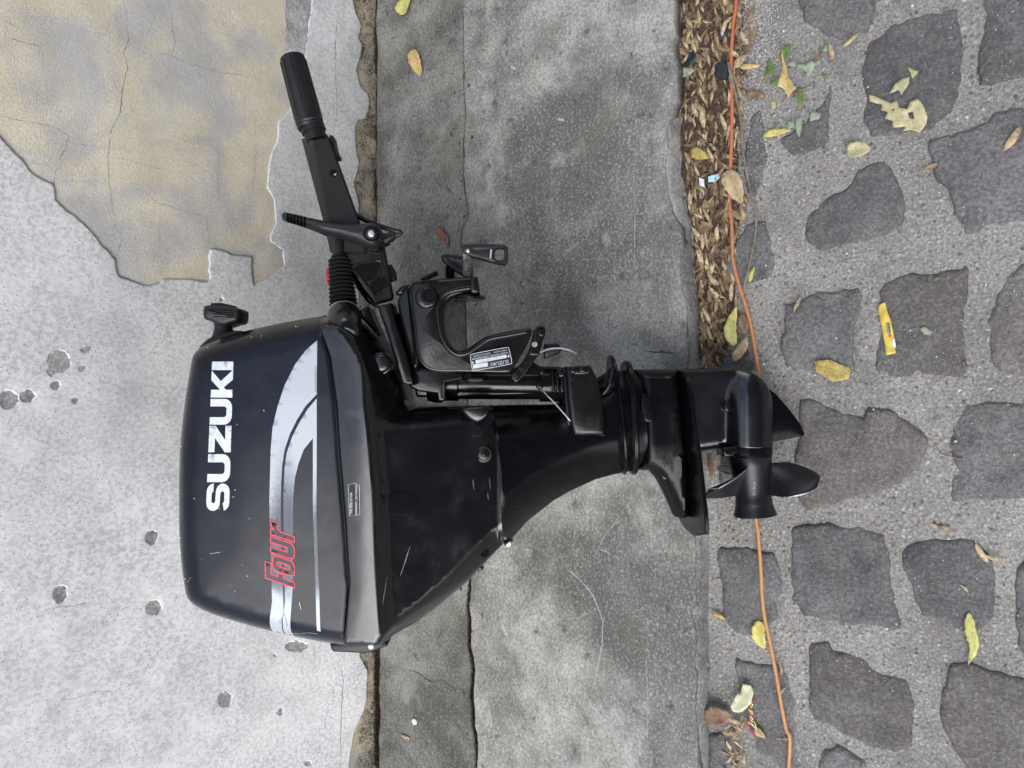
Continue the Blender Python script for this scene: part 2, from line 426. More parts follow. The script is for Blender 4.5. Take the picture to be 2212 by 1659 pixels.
chips = [(4, 340, 640, 62, 62, 1), (4, 300, 700, 22, 26, 2), (4, 318, 780, 26, 22, 3), (4, 50, 862, 55, 52, 4), (4, 160, 842, 44, 32, 5), (4, 495, 572, 26, 18, 6), (4, 473, 680, 16, 14, 7), (4, 434, 870, 17, 14, 8),
         (7, 868, 330, 34, 38, 9), (7, 344, 656, 40, 46, 10), (7, 886, 732, 44, 40, 11), (7, 1294, 1262, 38, 44, 12), (7, 1706, 958, 62, 30, 13), (7, 1614, 1336, 18, 16, 14), (7, 1776, 1630, 20, 14, 15), (7, 1583, 1008, 9, 8, 16), (4, 1275, 282, 8, 9, 17), (1, 6, 545, 14, 44, 18)]
chip_polys = [chip(*c) for c in chips if c[0] != 1]
v, f = relief(outer, lambda P, d: .0010 + und(P) + np.minimum(d, .004) * .12 - .0003, lambda P, d: und(P) - .001, holes=[patch] + chip_polys, grid=.02, rings=(.0035,), jitter=.2)
link('paint_layer', mesh(*to_wall((v, f)), sharp=0), MAT['paint'], wall)
# plaster behind the paint
gx = np.arange(-XW, XW + .001, .018); gz = np.arange(-.06, HW + .001, .018)
G = np.array([(x, z) for z in gz for x in gx]); h = und(G) + .0004 * nz(G, 60, 3., 2) + .0016 * nz(G, 9, 8., 4) - .0016
nx = len(gx); F = [(r * nx + c, r * nx + c + 1, (r + 1) * nx + c + 1, (r + 1) * nx + c) for r in range(len(gz) - 1) for c in range(nx - 1)]
nlow = 8
link('plaster_base', mesh(*to_wall((np.c_[G, h], [q for q in F if q[0] >= nlow * nx])), sharp=0), MAT['plaster'], wall)
def stained():
    b = NB('stained_plaster'); n1 = b.noise(9, 6, .7); n2 = b.noise(190, 4, .75); n3 = b.noise(22, 5, .6, off=4.)
    c = b.mix(b.ramp(n1, .4, .6), (.50, .43, .30), (.30, .285, .26)); c = b.mix(b.math('MULTIPLY', b.ramp(n2, .42, .58), b.ramp(n3, .40, .56)), c, (.045, .04, .034)); c = b.mix(b.ramp(n3, .57, .66, 0, .6), c, (.08, .073, .062)); b.bump(n2, .5, .002); return b.done(c, .9, .2)
link('stained_plaster', mesh(*to_wall((np.c_[G, h], [q for q in F if q[0] < nlow * nx])), sharp=0), stained(), wall)
# bare cement seen in the chips and in the strip beside the patch
cem = [ccw(c) for c in chip_polys]
strip_ = jag(resample(wp(cr(1, [(1650, -200), (1642, 40), (1640, 190), (1650, 340), (1665, 520), (1700, 600), (1760, 560), (1775, 330), (1790, 150), (1815, 0), (1815, -200)])), .006), .007, 26, 6.)
for i_, c in enumerate(cem + [ccw(strip_)]):
    cx = sum(p[0] for p in c) / len(c); cz = sum(p[1] for p in c) / len(c)
    g = [(cx + (p[0] - cx) * 1.12, cz + (p[1] - cz) * 1.12) for p in c] if i_ < len(cem) else c
    vv, ff = relief(g, lambda P, d: und(P) + .0006 + .0012 * nz(P, 70, 2., 2) - np.minimum(d, .02) * .06 * (i_ < len(cem)), None, grid=.006, back=False)
    link('chip' if i_ < len(cem) else 'bare_cement', mesh(*to_wall((vv, ff)), sharp=0), MAT['chip' if i_ < len(cem) else 'cement'], wall)
# hairline cracks in the plaster
def crack_on_wall(i, pts, wmm, h0=.0004, mat='crack'):
    p = jag(resample(wp(cr(i, pts)), .004, False), .0016, 120, len(pts) * 1.3, False)
    wid = [wmm * .00068 * (.35 + 1.1 * abs(mnoise.noise(Vector((q[0] * 60, q[1] * 60, 2.))))) for q in p]
    V, F = ribbon(p, wid, taper=True); hh = und(np.array(V))
    if mat != 'paintcrack': hh = hh + .0016 * nz(V, 9, 8., 4) + .0004 * nz(V, 60, 3., 2) - .0016
    else: hh = hh + .0014
    link('crack', mesh(*to_wall(([(a[0], a[1], b + h0) for a, b in zip(V, hh)], F)), sharp=0), MAT['crack'], wall)
for pts, wd in (([(705, 0), (735, 90), (728, 160), (742, 220), (710, 300), (735, 380), (700, 520), (690, 650), (640, 750), (620, 900), (630, 1060), (650, 1200), (665, 1290), (645, 1340)], 1.7),
                ([(965, 0), (995, 80), (1000, 190), (1015, 240), (990, 320)], 1.5), ([(0, 92), (60, 140), (110, 165)], 1.1), ([(0, 210), (120, 240), (260, 275)], 1.1),
                ([(0, 660), (100, 690), (250, 715), (330, 740), (395, 780), (380, 860), (350, 900), (355, 960), (325, 980), (312, 1055)], 1.4), ([(420, 155), (560, 195), (640, 215), (720, 215)], .9),
                ([(770, 275), (840, 300), (880, 320), (960, 305), (1050, 350), (1150, 385), (1260, 415), (1400, 430), (1560, 480)], 1.0), ([(640, 905), (760, 930), (890, 965), (1060, 1000), (1130, 1045)], 1.0),
                ([(750, 1085), (830, 1100), (900, 1165), (980, 1190), (1080, 1225), (1190, 1250), (1205, 1430)], 1.2), ([(665, 1490), (690, 1430), (705, 1370), (665, 1290)], 1.4), ([(930, 1600), (935, 1540), (990, 1500)], .9),
                ([(1260, 860), (1255, 1010), (1265, 1130), (1230, 1180)], .9), ([(1470, 640), (1480, 850), (1470, 1000), (1455, 1150)], .9), ([(410, 825), (500, 835), (620, 860)], .9), ([(1200, 165), (1330, 205), (1430, 260), (1600, 330)], .9),
                ([(165, 935), (250, 945), (325, 980)], 1.0), ([(350, 1030), (420, 1045), (560, 1040)], .8), ([(1735, 80), (1725, 180), (1735, 290)], 2.2), ([(580, 1340), (640, 1360), (690, 1330)], .8), ([(925, 1180), (920, 1340), (925, 1450)], .7)):
    crack_on_wall(1, pts, wd)
for i, pts, wd in ((1, [(1945, 0), (1935, 120), (1925, 260), (1930, 430), (1938, 600), (1930, 740)], 2.0), (7, [(1985, 1010), (1960, 1080), (1975, 1150), (1965, 1300), (1960, 1450), (1955, 1659)], 3.0),
                   (7, [(240, 1268), (330, 1270), (440, 1250), (560, 1215), (700, 1218)], 1.0), (7, [(235, 760), (300, 735), (440, 720), (560, 690)], .9), (7, [(1660, 985), (1665, 1010), (1620, 1030)], 1.4), (7, [(1800, 950), (1815, 1000), (1805, 1040)], 1.2)):
    crack_on_wall(i, pts, wd, .0006, 'paintcrack')
# the wall goes on beyond the picture
def box(x0, x1, y0, y1, z0, z1):
    v = [(x, y, z) for z in (z0, z1) for y in (y0, y1) for x in (x0, x1)]
    return v, [(0, 2, 3, 1), (4, 5, 7, 6), (0, 1, 5, 4), (1, 3, 7, 5), (3, 2, 6, 7), (2, 0, 4, 6)]
link('upper_wall', mesh(*join([box(-7, -XW, -.25, .002, -.06, HW), box(XW, 7, -.25, .002, -.06, HW), box(-7, 7, -.25, .0025, HW, 3.4), box(-XW, XW, -.25, -.03, -.06, HW)]), smooth=False), MAT['paint'], wall)

# ------------------------------------------------------------------ sidewalk
def gp(pts, z=0.): return [(lambda q: (q.x, q.y))(on_ground(p[0], p[1], z)) for p in pts]
XS = 1.9
def edge_line(px, z, amp, sc, seed, step=.006):
    e = jag(resample(gp(px, z), step, False), amp, sc, seed, False); e.sort(key=lambda q: q[0])
    e = [q for q in e if -XS < q[0] < XS]
    return [(-XS, e[0][1])] + e + [(XS, e[-1][1])]
seam = cr(2, [(818, -400), (820, 0), (822, 150), (820, 300), (825, 420), (822, 520), (835, 620), (830, 720), (822, 820), (825, 920), (820, 1000), (830, 1100), (850, 1200), (845, 1260), (815, 1320), (812, 1400)]) \
    + [(1003, 620), (1008, 800), (1010, 1000), (1012, 1180)] + cr(8, [(852, 570), (845, 650), (838, 720), (850, 800), (846, 880), (845, 960), (860, 1020), (866, 1100), (862, 1180), (858, 1250), (864, 1330), (868, 1420), (885, 1500), (890, 1600), (890, 1659), (890, 1900)])
seamA = edge_line(seam, 0, .0016, 90, 1.)
def seam_gap(x):
    xs = np.interp(x, [-1.9, -.9, -.5, -.2, .42, .46, .62, .78, .86, 1.9], [.0015, .0015, .0028, .0022, .004, .010, .012, .013, .006, .005]); return xs
seamB = [(x, y + float(seam_gap(x)) + .0015 * mnoise.noise(Vector((x * 130, 4., 0)))) for x, y in seamA]
kerbpx = cr(2, [(2040, -400), (2040, 0), (2035, 100), (2045, 180), (2030, 240), (2040, 300), (2060, 380), (2055, 560), (2030, 640), (1995, 740), (2000, 850), (1985, 950), (1990, 1050), (2005, 1130), (2030, 1220), (2080, 1310), (2085, 1380), (2070, 1500), (2075, 1640)]) \
    + cr(6, [(245, 250), (270, 330), (265, 420), (275, 600), (270, 680)]) + cr(9, [(305, 200), (310, 310), (320, 420), (310, 500), (320, 600), (315, 700), (290, 770), (315, 850), (320, 950), (310, 1050), (325, 1150), (315, 1300), (325, 1450), (330, 1659), (330, 2000)])
kerbT = edge_line(kerbpx, 0, .0014, 100, 5.)
kbpx = cr(2, [(2060, -400), (2062, 0), (2068, 120), (2080, 250), (2078, 500), (2075, 800), (2080, 1100), (2130, 1280), (2150, 1640)]) + cr(6, [(330, 170), (340, 680)]) + cr(9, [(385, 310), (395, 500), (385, 800), (395, 1100), (390, 1400), (378, 1659), (378, 2000)])
kerbB = edge_line(kbpx, ROADZ, .0015, 60, 8., .01)
wallA = [(x, .010 + .006 * mnoise.noise(Vector((x * 14, 0, 0))) + .003 * mnoise.noise(Vector((x * 60, 3, 0))) + (.010 if x > .42 else 0)) for x in np.linspace(-XS, XS, 520)]
sidewalk = link('sidewalk', mesh(*box(-XS, XS, -.02, .74, -.05, -.010), smooth=False), MAT['soil'], kind='structure')
def gund(P): return .0022 * nz(P, 3.0, 20., 3) + .0005 * nz(P, 25, 22., 2)
def slab_(name, e0, e1, mat, top=0., R=.004, bot=-.03):
    pl = e0 + e1[::-1]
    v, f = relief(pl, lambda P, d: top - R + rnd(d, R) + gund(P), lambda P, d: np.full(len(P), bot), grid=.018, rings=(.0012, .004), jitter=.2)
    return link(name, mesh(v, f, sharp=0), mat, sidewalk)
slab_('paving_strip', wallA, seamA, MAT['strip'])
slab_('paving_slab', seamB, kerbT, MAT['slab'], R=.0018)
# broken kerb face under the slab edge
kt = resample(kerbT, .012, False); V, F = [], []
kbx = np.array(kerbB)
for i, (x, y) in enumerate(kt):
    yb = float(np.interp(x, kbx[:, 0], kbx[:, 1])); n_ = mnoise.noise(Vector((x * 30, 1., 0)))
    for t in np.linspace(0, 1, 7):
        yy = (y - .012) * (1 - t) + (yb + .004) * t
        prof = -.0035 - .009 * t if t < .6 else -.0089 - (t - .6) / .4 * .045
        V.append((x, yy, prof + .003 * mnoise.noise(Vector((x * 45, t * 3, 3.))) * (t > .05)))
for i in range(len(kt) - 1):
    for j in range(6): F.append((i * 7 + j, (i + 1) * 7 + j, (i + 1) * 7 + j + 1, i * 7 + j + 1))
link('kerb_edge', mesh(V, F, sharp=0), MAT['kerb'], sidewalk)
link('far_sidewalk', mesh(*join([box(-9, -XS, 0, .80, -.06, -.001), box(XS, 9, 0, .86, -.06, -.001)]), smooth=False), MAT['slab'], sidewalk)
# soil and moss along the foot of the wall and in the seam
def mossline(pts, wid, hgt, nblade, seed):
    random.seed(seed); V, F = [], []
    for i in range(nblade):
        k_ = random.randrange(len(pts)); x, y, ww = pts[k_]
        x += random.uniform(-.004, .004); y += random.uniform(0, 1) * ww; z = -.0095
        hh = hgt * random.uniform(.4, 1.2); a = random.uniform(0, 6.28); dx, dy = math.cos(a) * .0009, math.sin(a) * .0009
        lx, ly = random.uniform(-.004, .004), random.uniform(-.004, .004); n = len(V)
        V += [(x - dx, y - dy, z), (x + dx, y + dy, z), (x + lx, y + ly, z + hh)]; F.append((n, n + 1, n + 2))
    return V, F
def moss_mat():
    b = NB('dry_moss'); r = b.noise(420, 2); c = b.mix(b.ramp(r, .35, .65), (.028, .02, .013), (.12, .085, .045)); return b.done(c, .9, .1)
MAT['moss'] = moss_mat()
pts = [(x, y - .022, .026) for x, y in wallA if x > .40 and x < .95 or -.95 < x < -.15 and mnoise.noise(Vector((x * 9, 0, 5))) > .05]
link('moss', mesh(*mossline(pts, .02, .013, 5200, 3), smooth=False), MAT['moss'], kind='stuff', label='dry brown moss along the foot of the wall', category='moss')
pts = [(x, y, float(seam_gap(x))) for x, y in seamA if .40 < x < .95 or abs(mnoise.noise(Vector((x * 12, 0, 9)))) > .25]
link('moss', mesh(*mossline(pts, .02, .011, 3200, 4), smooth=False), MAT['moss'], kind='stuff', label='dark moss growing in the long seam of the paving', category='moss')
# scuffs and hairlines on the slab
def on_slab(i, pts, wmm, mat, name, step=.005, amp=.0012, h0=.0008):
    p = jag(resample(gp(cr(i, pts)), step, False), amp, 110, wmm * 3.1, False)
    wid = [wmm * .00072 * (.3 + 1.1 * abs(mnoise.noise(Vector((q[0] * 50, q[1] * 50, 7.))))) for q in p]
    V, F = ribbon(p, wid, taper=True); hh = gund(np.array(V))
    link(name, mesh([(a[0], a[1], b + h0) for a, b in zip(V, hh)], [q[::-1] for q in F], sharp=0), MAT[mat], sidewalk)
for i, pts, wd in ((8, [(1390, 440), (1430, 520), (1490, 570), (1520, 600), (1570, 660), (1600, 730), (1630, 810), (1625, 950), (1600, 1080), (1580, 1170), (1565, 1215)], 5.5), (8, [(1525, 1210), (1560, 1290), (1640, 1370), (1720, 1420)], 6.),
                   (8, [(1750, 185), (1700, 240), (1640, 320), (1600, 400), (1580, 450), (1625, 460), (1570, 490)], 3.2), (8, [(1610, 400), (1650, 410), (1690, 440)], 4.), (8, [(1590, 745), (1500, 790), (1430, 800), (1390, 840)], 2.2),
                   (8, [(1750, 225), (1690, 260)], 4.), (2, [(1812, 870), (1808, 1000), (1815, 1200), (1814, 1420), (1820, 1659)], 2.2), (2, [(1820, 650), (1818, 760)], 3.), (8, [(1885, 830), (1880, 1000), (1888, 1200), (1890, 1600)], 1.8), (8, [(1220, 1005), (1250, 1050), (1290, 1080)], 1.6),
                   (2, [(1270, 475), (1325, 488)], 9.), (2, [(1365, 685), (1410, 695)], 9.), (2, [(1100, 385), (1130, 400)], 14.), (2, [(905, 400), (950, 440)], 10.), (5, [(1215, 360), (1300, 335)], 4.), (5, [(1120, 410), (1150, 388)], 4.), (8, [(1050, 830), (1075, 895)], 26.), (8, [(1080, 390), (1100, 500), (1108, 580)], 1.5), (2, [(1110, 1360), (1120, 1480), (1140, 1560), (1150, 1640)], 1.5)):
    on_slab(i, pts, wd, 'chalk', 'scuff')
for i, pts, wd in ((6, [(40, 585), (80, 586), (130, 588), (150, 592), (208, 597)], 9.), (2, [(825, 195), (880, 205), (920, 215)], 1.5), (2, [(1820, 40), (1810, 160), (1825, 220)], 1.2), (2, [(1895, 745), (1990, 745)], 1.0), (2, [(2050, 590), (2005, 640)], 1.4), (8, [(505, 1095), (560, 1110), (640, 1165), (700, 1150), (770, 1200), (850, 1215)], 7.)):
    on_slab(i, pts, wd, 'crack', 'crack', amp=.0016)

# dark lichen spots beside the seam
random.seed(14); V, F = [], []
for _ in range(70):
    x, y = seamA[random.randrange(len(seamA))]; y += random.gauss(-.012, .016); r = random.uniform(.001, .006) * random.random() ** .5 + .0008
    p = [(x + r * random.uniform(.6, 1.3) * math.cos(a), y + r * random.uniform(.5, 1.2) * math.sin(a)) for a in np.linspace(0, 6.28, 9, endpoint=False)]
    if abs(y - float(np.interp(x, [q[0] for q in seamA[::4]], [q[1] for q in seamA[::4]]))) < r + .002: continue
    n = len(V); hh = gund(np.array(p)); V += [(a[0], a[1], b + .0006) for a, b in zip(p, hh)]; F.append(tuple(range(n, n + 9)))
link('lichen_spots', mesh(V, F, smooth=False), plain('lichen', (.055, .052, .046), .95, .1, 0, .4, 150), sidewalk, kind='stuff')
# ------------------------------------------------------------------ road, mortar and cobblestones
ground = link('ground', mesh([(-120, -60, -.075), (120, -60, -.075), (120, 120, -.075), (-120, 120, -.075)], [(0, 1, 2, 3)], smooth=False), MAT['mortar'], kind='structure')
gx = np.arange(-1.9, 1.901, .0125); gy = np.arange(.74, 2.3, .0125); G = np.array([(x, y) for y in gy for x in gx])
def rund(P): return ROADZ + .004 * nz(P, 4, 30., 3) + .0022 * nz(P, 40, 33., 3)
h = rund(G); nx = len(gx); F = [(r * nx + c, r * nx + c + 1, (r + 1) * nx + c + 1, (r + 1) * nx + c) for r in range(len(gy) - 1) for c in range(nx - 1)]
road = link('road', mesh(np.c_[G, h], F, sharp=0), MAT['mortar'], kind='structure')
link('far_road', mesh(*join([box(-30, -1.9, .76, 4.6, -.07, ROADZ - .004), box(1.9, 30, .82, 4.6, -.07, ROADZ - .004), box(-1.9, 1.9, 2.29, 4.6, -.07, ROADZ - .003)]), smooth=False), MAT['mortar'], road)
STONES = [(3, [(1310, 260), (1450, 160), (1650, 90), (1830, 60), (1850, 300), (1830, 480), (1800, 620), (1640, 740), (1500, 760), (1340, 785), (1290, 700), (1300, 560), (1280, 430)]),
    (3, [(1975, -160), (2300, -200), (2420, 380), (2212, 430), (2060, 470), (1960, 480), (1950, 380), (1970, 180)]), (3, [(910, -160), (1340, -200), (1350, 0), (1330, 160), (1200, 250), (1080, 200), (960, 120), (920, 0)]),
    (3, [(1090, 450), (1120, 540), (1100, 830), (960, 880), (880, 900), (810, 800), (950, 700), (1050, 600)]),
    (3, [(1240, 1000), (1380, 930), (1450, 980), (1510, 1130), (1520, 1190), (1500, 1320), (1380, 1370), (1150, 1410), (1030, 1440), (970, 1370), (960, 1260), (1050, 1160), (1200, 1080)]),
    (3, [(1680, 820), (1830, 770), (2000, 720), (2040, 660), (2212, 640), (2420, 660), (2440, 1220), (2212, 1260), (2060, 1300), (1870, 1345), (1820, 1230), (1780, 1100), (1700, 1000)]),
    (3, [(640, 670), (700, 640), (720, 800), (735, 920), (700, 1100), (640, 1150), (600, 1100), (590, 950)]), (3, [(540, 1430), (620, 1290), (720, 1280), (770, 1480), (780, 1560), (740, 1590), (600, 1640), (440, 1640), (450, 1540)]),
    (6, [(840, 330), (1000, 260), (1180, 240), (1260, 225), (1270, 320), (1230, 440), (1220, 600), (1240, 690), (1130, 750), (1000, 690), (850, 660), (825, 560), (840, 450)]),
    (6, [(1380, 230), (1500, 150), (1680, 140), (1890, 110), (1880, 260), (1850, 420), (1870, 560), (1890, 680), (1840, 735), (1650, 715), (1470, 735), (1355, 690), (1370, 560), (1390, 420)]),
    (6, [(2010, 410), (2060, 250), (2110, 170), (2212, 90), (2400, 80), (2420, 700), (2212, 720), (2080, 700), (2030, 640), (2010, 500)]),
    (6, [(930, 880), (1010, 870), (1130, 930), (1280, 970), (1310, 915), (1430, 930), (1600, 1030), (1640, 1110), (1600, 1240), (1480, 1330), (1330, 1400), (1180, 1430), (980, 1485), (910, 1400), (900, 1180), (940, 1060)]),
    (6, [(1860, 900), (2000, 890), (2212, 890), (2400, 900), (2410, 1420), (2212, 1430), (2000, 1440), (1790, 1450), (1785, 1370), (1810, 1250), (1780, 1100), (1810, 980)]),
    (9, [(890, 270), (1100, 265), (1270, 275), (1410, 330), (1430, 480), (1440, 620), (1500, 860), (1350, 830), (1200, 820), (940, 770), (890, 680), (885, 480)]),
    (9, [(470, 390), (620, 400), (770, 430), (800, 520), (820, 600), (780, 700), (790, 780), (680, 890), (560, 870), (490, 790), (480, 600), (455, 460)]),
    (9, [(1530, 380), (1600, 360), (1700, 345), (1930, 350), (2010, 450), (2040, 560), (2040, 680), (2040, 800), (1900, 880), (1780, 830), (1600, 770), (1580, 640), (1520, 500)]),
    (9, [(980, 940), (1110, 940), (1120, 990), (1260, 1000), (1390, 1120), (1530, 1150), (1560, 1270), (1550, 1520), (1480, 1550), (1380, 1530), (1200, 1470), (1100, 1400), (1020, 1380), (980, 1300), (990, 1180)]),
    (9, [(1800, 1070), (1900, 1060), (1990, 1100), (2212, 1150), (2400, 1180), (2420, 1720), (1960, 1750), (1900, 1659), (1830, 1570), (1750, 1420), (1740, 1280)]),
    (9, [(550, 1030), (680, 1070), (830, 1060), (870, 1150), (885, 1300), (890, 1659), (800, 1620), (680, 1560), (620, 1400), (570, 1200)]), (9, [(2165, 520), (2212, 480), (2400, 470), (2400, 1000), (2190, 980), (2160, 720)]),
    (9, [(1060, 1560), (1150, 1530), (1290, 1620), (1330, 1760), (1040, 1800), (1030, 1659)]), (6, [(450, 580), (640, 560), (650, 690), (640, 780), (450, 760)]), (6, [(470, 1120), (560, 1110), (580, 1330), (460, 1340)]),
    (9, [(395, 1480), (470, 1450), (520, 1560), (530, 1760), (395, 1780)])]
WARM = {9, 10, 11, 16, 17}
def stone(poly, seed, lift):
    c0 = np.mean(np.array(poly), 0); poly = [tuple(c0 + (np.array(q) - c0) * 1.055) for q in poly]
    p = jag(resample(poly, .007), .0036, 70, seed)
    base = float(np.mean(rund(np.array(p)[::6])))
    top = base + lift
    def zf(P, d):
        t1, t2 = mnoise.noise(Vector((seed, 1, 0))) * .03, mnoise.noise(Vector((seed, 5, 0))) * .03
        c = P.mean(0)
        return top - .009 + rnd(d, .009) + .004 * np.clip(d / .06, 0, 1) + .0046 * nz(P, 16, seed, 4) + .0016 * nz(P, 75, seed + 3, 2) + (P[:, 0] - c[0]) * t1 + (P[:, 1] - c[1]) * t2
    return relief(p, zf, lambda P, d: np.full(len(P), base - .03), grid=.011, rings=(.0015, .005, .009), jitter=.25)
for i, (c, pl) in enumerate(STONES):
    link('cobblestone', mesh(*stone(gp(cr(c, pl), ROADZ), i * 3.7 + 1, .0030 + .0015 * (i % 3)), sharp=0), MAT['cobble_warm' if i in WARM else 'cobble'], road)
# the paving goes on beyond the picture
random.seed(11)
XL = on_ground(1700, -60, ROADZ).x; XR = on_ground(1700, 1720, ROADZ).x; YB = on_ground(2300, 800, ROADZ).y
for gxv in np.arange(-1.75, 1.76, .235):
    for gyv in np.arange(1.0, 2.2, .225):
        cx, cy = gxv + random.uniform(-.03, .03), gyv + random.uniform(-.03, .03)
        if XL - .11 < cx < XR + .10 and cy < YB + .10: continue
        pl = [(cx + .095 * random.uniform(.8, 1.1) * math.copysign(abs(math.cos(a)) ** .6, math.cos(a)), cy + .09 * random.uniform(.8, 1.1) * math.copysign(abs(math.sin(a)) ** .6, math.sin(a))) for a in np.linspace(0, 6.283, 12, endpoint=False)]
        link('cobblestone', mesh(*stone(pl, cx * 9 + cy, .005), sharp=0), MAT['cobble'], road)

# ------------------------------------------------------------------ unseen houses across the street, added for the glossy motor to reflect
def facade_mat():
    b = NB('facade'); n_ = b.noise(1.2, 5); c = b.mix(b.ramp(n_, .3, .7), (.10, .10, .105), (.15, .15, .155)); return b.done(c, .9, .2)
MAT['facade'] = facade_mat(); MAT['dark_glass'] = plain('dark_glass', (.02, .022, .025), .1, .5)
MAT['wood'] = plain('dark_wood', (.05, .03, .02), .6, .3)
house = bpy.data.objects.new('house', None); COL.objects.link(house); house.location = (-5.5, 5.4, -.05)
house['label'] = 'plastered house across the street, unseen, added for dark reflections in the motor'; house['category'] = 'house'
parts = [box(-8, 8, .25, .6, 0, 11.2)]
wins = [(x, z) for x in (-6, -3, 0, 3, 6) for z in (1.2, 4.8, 8.2)]
cols = sorted({x for x, _ in wins}); xs = [-8] + [v for x in cols for v in (x - .55, x + .55)] + [8]
for a in range(0, len(xs), 2): parts.append(box(xs[a], xs[a + 1], 0, .249, 0, 11.2))
for x in cols:
    for z0, z1 in ((0, 1.2), (3.0, 4.8), (6.6, 8.2), (10.0, 11.2)): parts.append(box(x - .549, x + .549, .002, .249, z0, z1))
link('facade_wall', mesh(*join(parts), smooth=False), MAT['facade'], house)
for x, z in wins:
    wf = link('window', mesh(*join([box(x - .55, x - .48, .1, .2, z, z + 1.8), box(x + .48, x + .55, .1, .2, z, z + 1.8), box(x - .48, x + .48, .1, .2, z + 1.73, z + 1.8), box(x - .48, x + .48, .1, .2, z, z + .07)]), smooth=False), MAT['wood'], house)
    link('pane', mesh(*box(x - .48, x + .48, .14, .16, z + .07, z + 1.73), smooth=False), MAT['dark_glass'], wf)
link('cornice', mesh(*box(-8, 8, -.25, .65, 11.2, 11.45), smooth=False), MAT['facade'], house)
house2 = bpy.data.objects.new('house', None); COL.objects.link(house2); house2.location = (13.2, 5.4, -.05)  # second house out of view, added to give the cowl a warm reflection
house2['label'] = 'orange house farther down the street, unseen, added for a warm reflection'; house2['category'] = 'house'
MAT['ochre_facade'] = plain('ochre_facade', (.52, .25, .08), .9, .2, 0, .1, 1.5)
wx = (-3.4, 0, 3.4); xs2 = [-5] + [v_ for x in wx for v_ in (x - .55, x + .55)] + [5]
pr = [box(-5, 5, .25, .6, 0, 7.4)] + [box(xs2[a], xs2[a + 1], 0, .249, 0, 7.4) for a in range(0, 8, 2)] + [box(x - .549, x + .549, .002, .249, z0, z1) for x in wx for z0, z1 in ((0, 1.2), (3., 4.4), (6.2, 7.4))]
link('facade_wall', mesh(*join(pr), smooth=False), MAT['ochre_facade'], house2)
for x in wx:
    for z in (1.2, 4.4): link('pane', mesh(*box(x - .549, x + .549, .14, .16, z, z + 1.8), smooth=False), MAT['dark_glass'], house2)

# ------------------------------------------------------------------ the outboard motor, leaning against the wall
D = 1.25                                    # distance of the motor's middle plane
BASE = ((1700 - 1106) * K * D, -(900 - 829.5) * K * D, 0.0)    # its skeg, where it stands on the street
def L(px, py, w=0.0):
    d = D - w
    return ((px - 1106) * K * d - BASE[0], -(py - 829.5) * K * d - BASE[1], w)
def L2(pts, w=0.0): return [L(p[0], p[1], w)[:2] for p in pts]
motor = bpy.data.objects.new('outboard_motor', None); COL.objects.link(motor)
MM = Matrix.Identity(4); org = CAM - BV * D + RV * BASE[0] + UV * BASE[1]
for i in range(3):
    MM[i][0] = RV[i]; MM[i][1] = UV[i]; MM[i][2] = BV[i]; MM[i][3] = org[i]
motor.matrix_world = MM
motor['label'] = 'black outboard motor leaning on the wall with its propeller on the cobbles'; motor['category'] = 'outboard motor'
PXM = K * D
MAT['cowl'] = gloss('cowl_paint', (.007, .009, .015), .19, .24, 900, .04, wear=.0)
MAT['tray'] = gloss('tray_paint', (.004, .004, .005), .18, .68, 260, .06)
MAT['leg'] = gloss('leg_paint', (.003, .003, .004), .22, .18, 200, .05)
MAT['cast'] = gloss('cast_paint', (.005, .005, .005), .17, .36, 160, .14, wear=.2)
MAT['rubber'] = gloss('black_rubber', (.010, .010, .011), .40, .40, 400, .08)
MAT['plastic'] = gloss('black_plastic', (.010, .010, .011), .40, .32, 500, .08)
MAT['arm'] = gloss('arm_paint', (.010, .0095, .009), .32, .24, 420, .12)
MAT['hole'] = plain('hole_dark', (.004, .004, .004), .8, .1)
MAT['steel'] = plain('zinc_steel', (.55, .56, .57), .32, .5, .85, .12, 120)
MAT['worn'] = plain('worn_metal', (.42, .43, .44), .38, .5, .8, .35, 200)
MAT['thread'] = plain('screw_thread', (.12, .115, .105), .45, .5, .5, .5, 200)
MAT['silver'] = plain('silver_foil', (.50, .53, .57), .42, .5, .15, .12, 300)
MAT['red'] = plain('red_print', (.62, .03, .06), .45, .4, 0, .08)
MAT['redcap'] = plain('red_button', (.42, .02, .025), .4, .4, 0, .15)
MAT['white'] = plain('white_print', (.66, .68, .70), .5, .4, 0, .1)
MAT['plate'] = plain('name_plate_black', (.012, .012, .013), .3, .5)
MAT['greyring'] = plain('grey_ring', (.30, .31, .33), .4, .4)
def part(name, vf, mat, parent=motor, sharp=38, **kw):
    me = fix_normals(mesh(*vf, sharp=0)); me.shade_smooth()
    for q_ in me.polygons:
        if len(q_.vertices) > 8: q_.use_smooth = False
    if sharp: me.set_sharp_from_angle(angle=math.radians(sharp))
    return link(name, me, MAT[mat], parent, **kw)
def inset(p, r):
    p = ccw(p); n = len(p); out = []
    for i in range(n):
        a, b, c = np.array(p[i - 1]), np.array(p[i]), np.array(p[(i + 1) % n])
        t1 = b - a; t1 /= max(np.linalg.norm(t1), 1e-9); t2 = c - b; t2 /= max(np.linalg.norm(t2), 1e-9)
        n1 = np.array((-t1[1], t1[0])); n2 = np.array((-t2[1], t2[0])); m = n1 + n2; m /= max(m @ m, .35) / 2 * 1.0
        out.append(tuple(b + m * r / 1.0 * (1.0 if True else 0)))
    return out
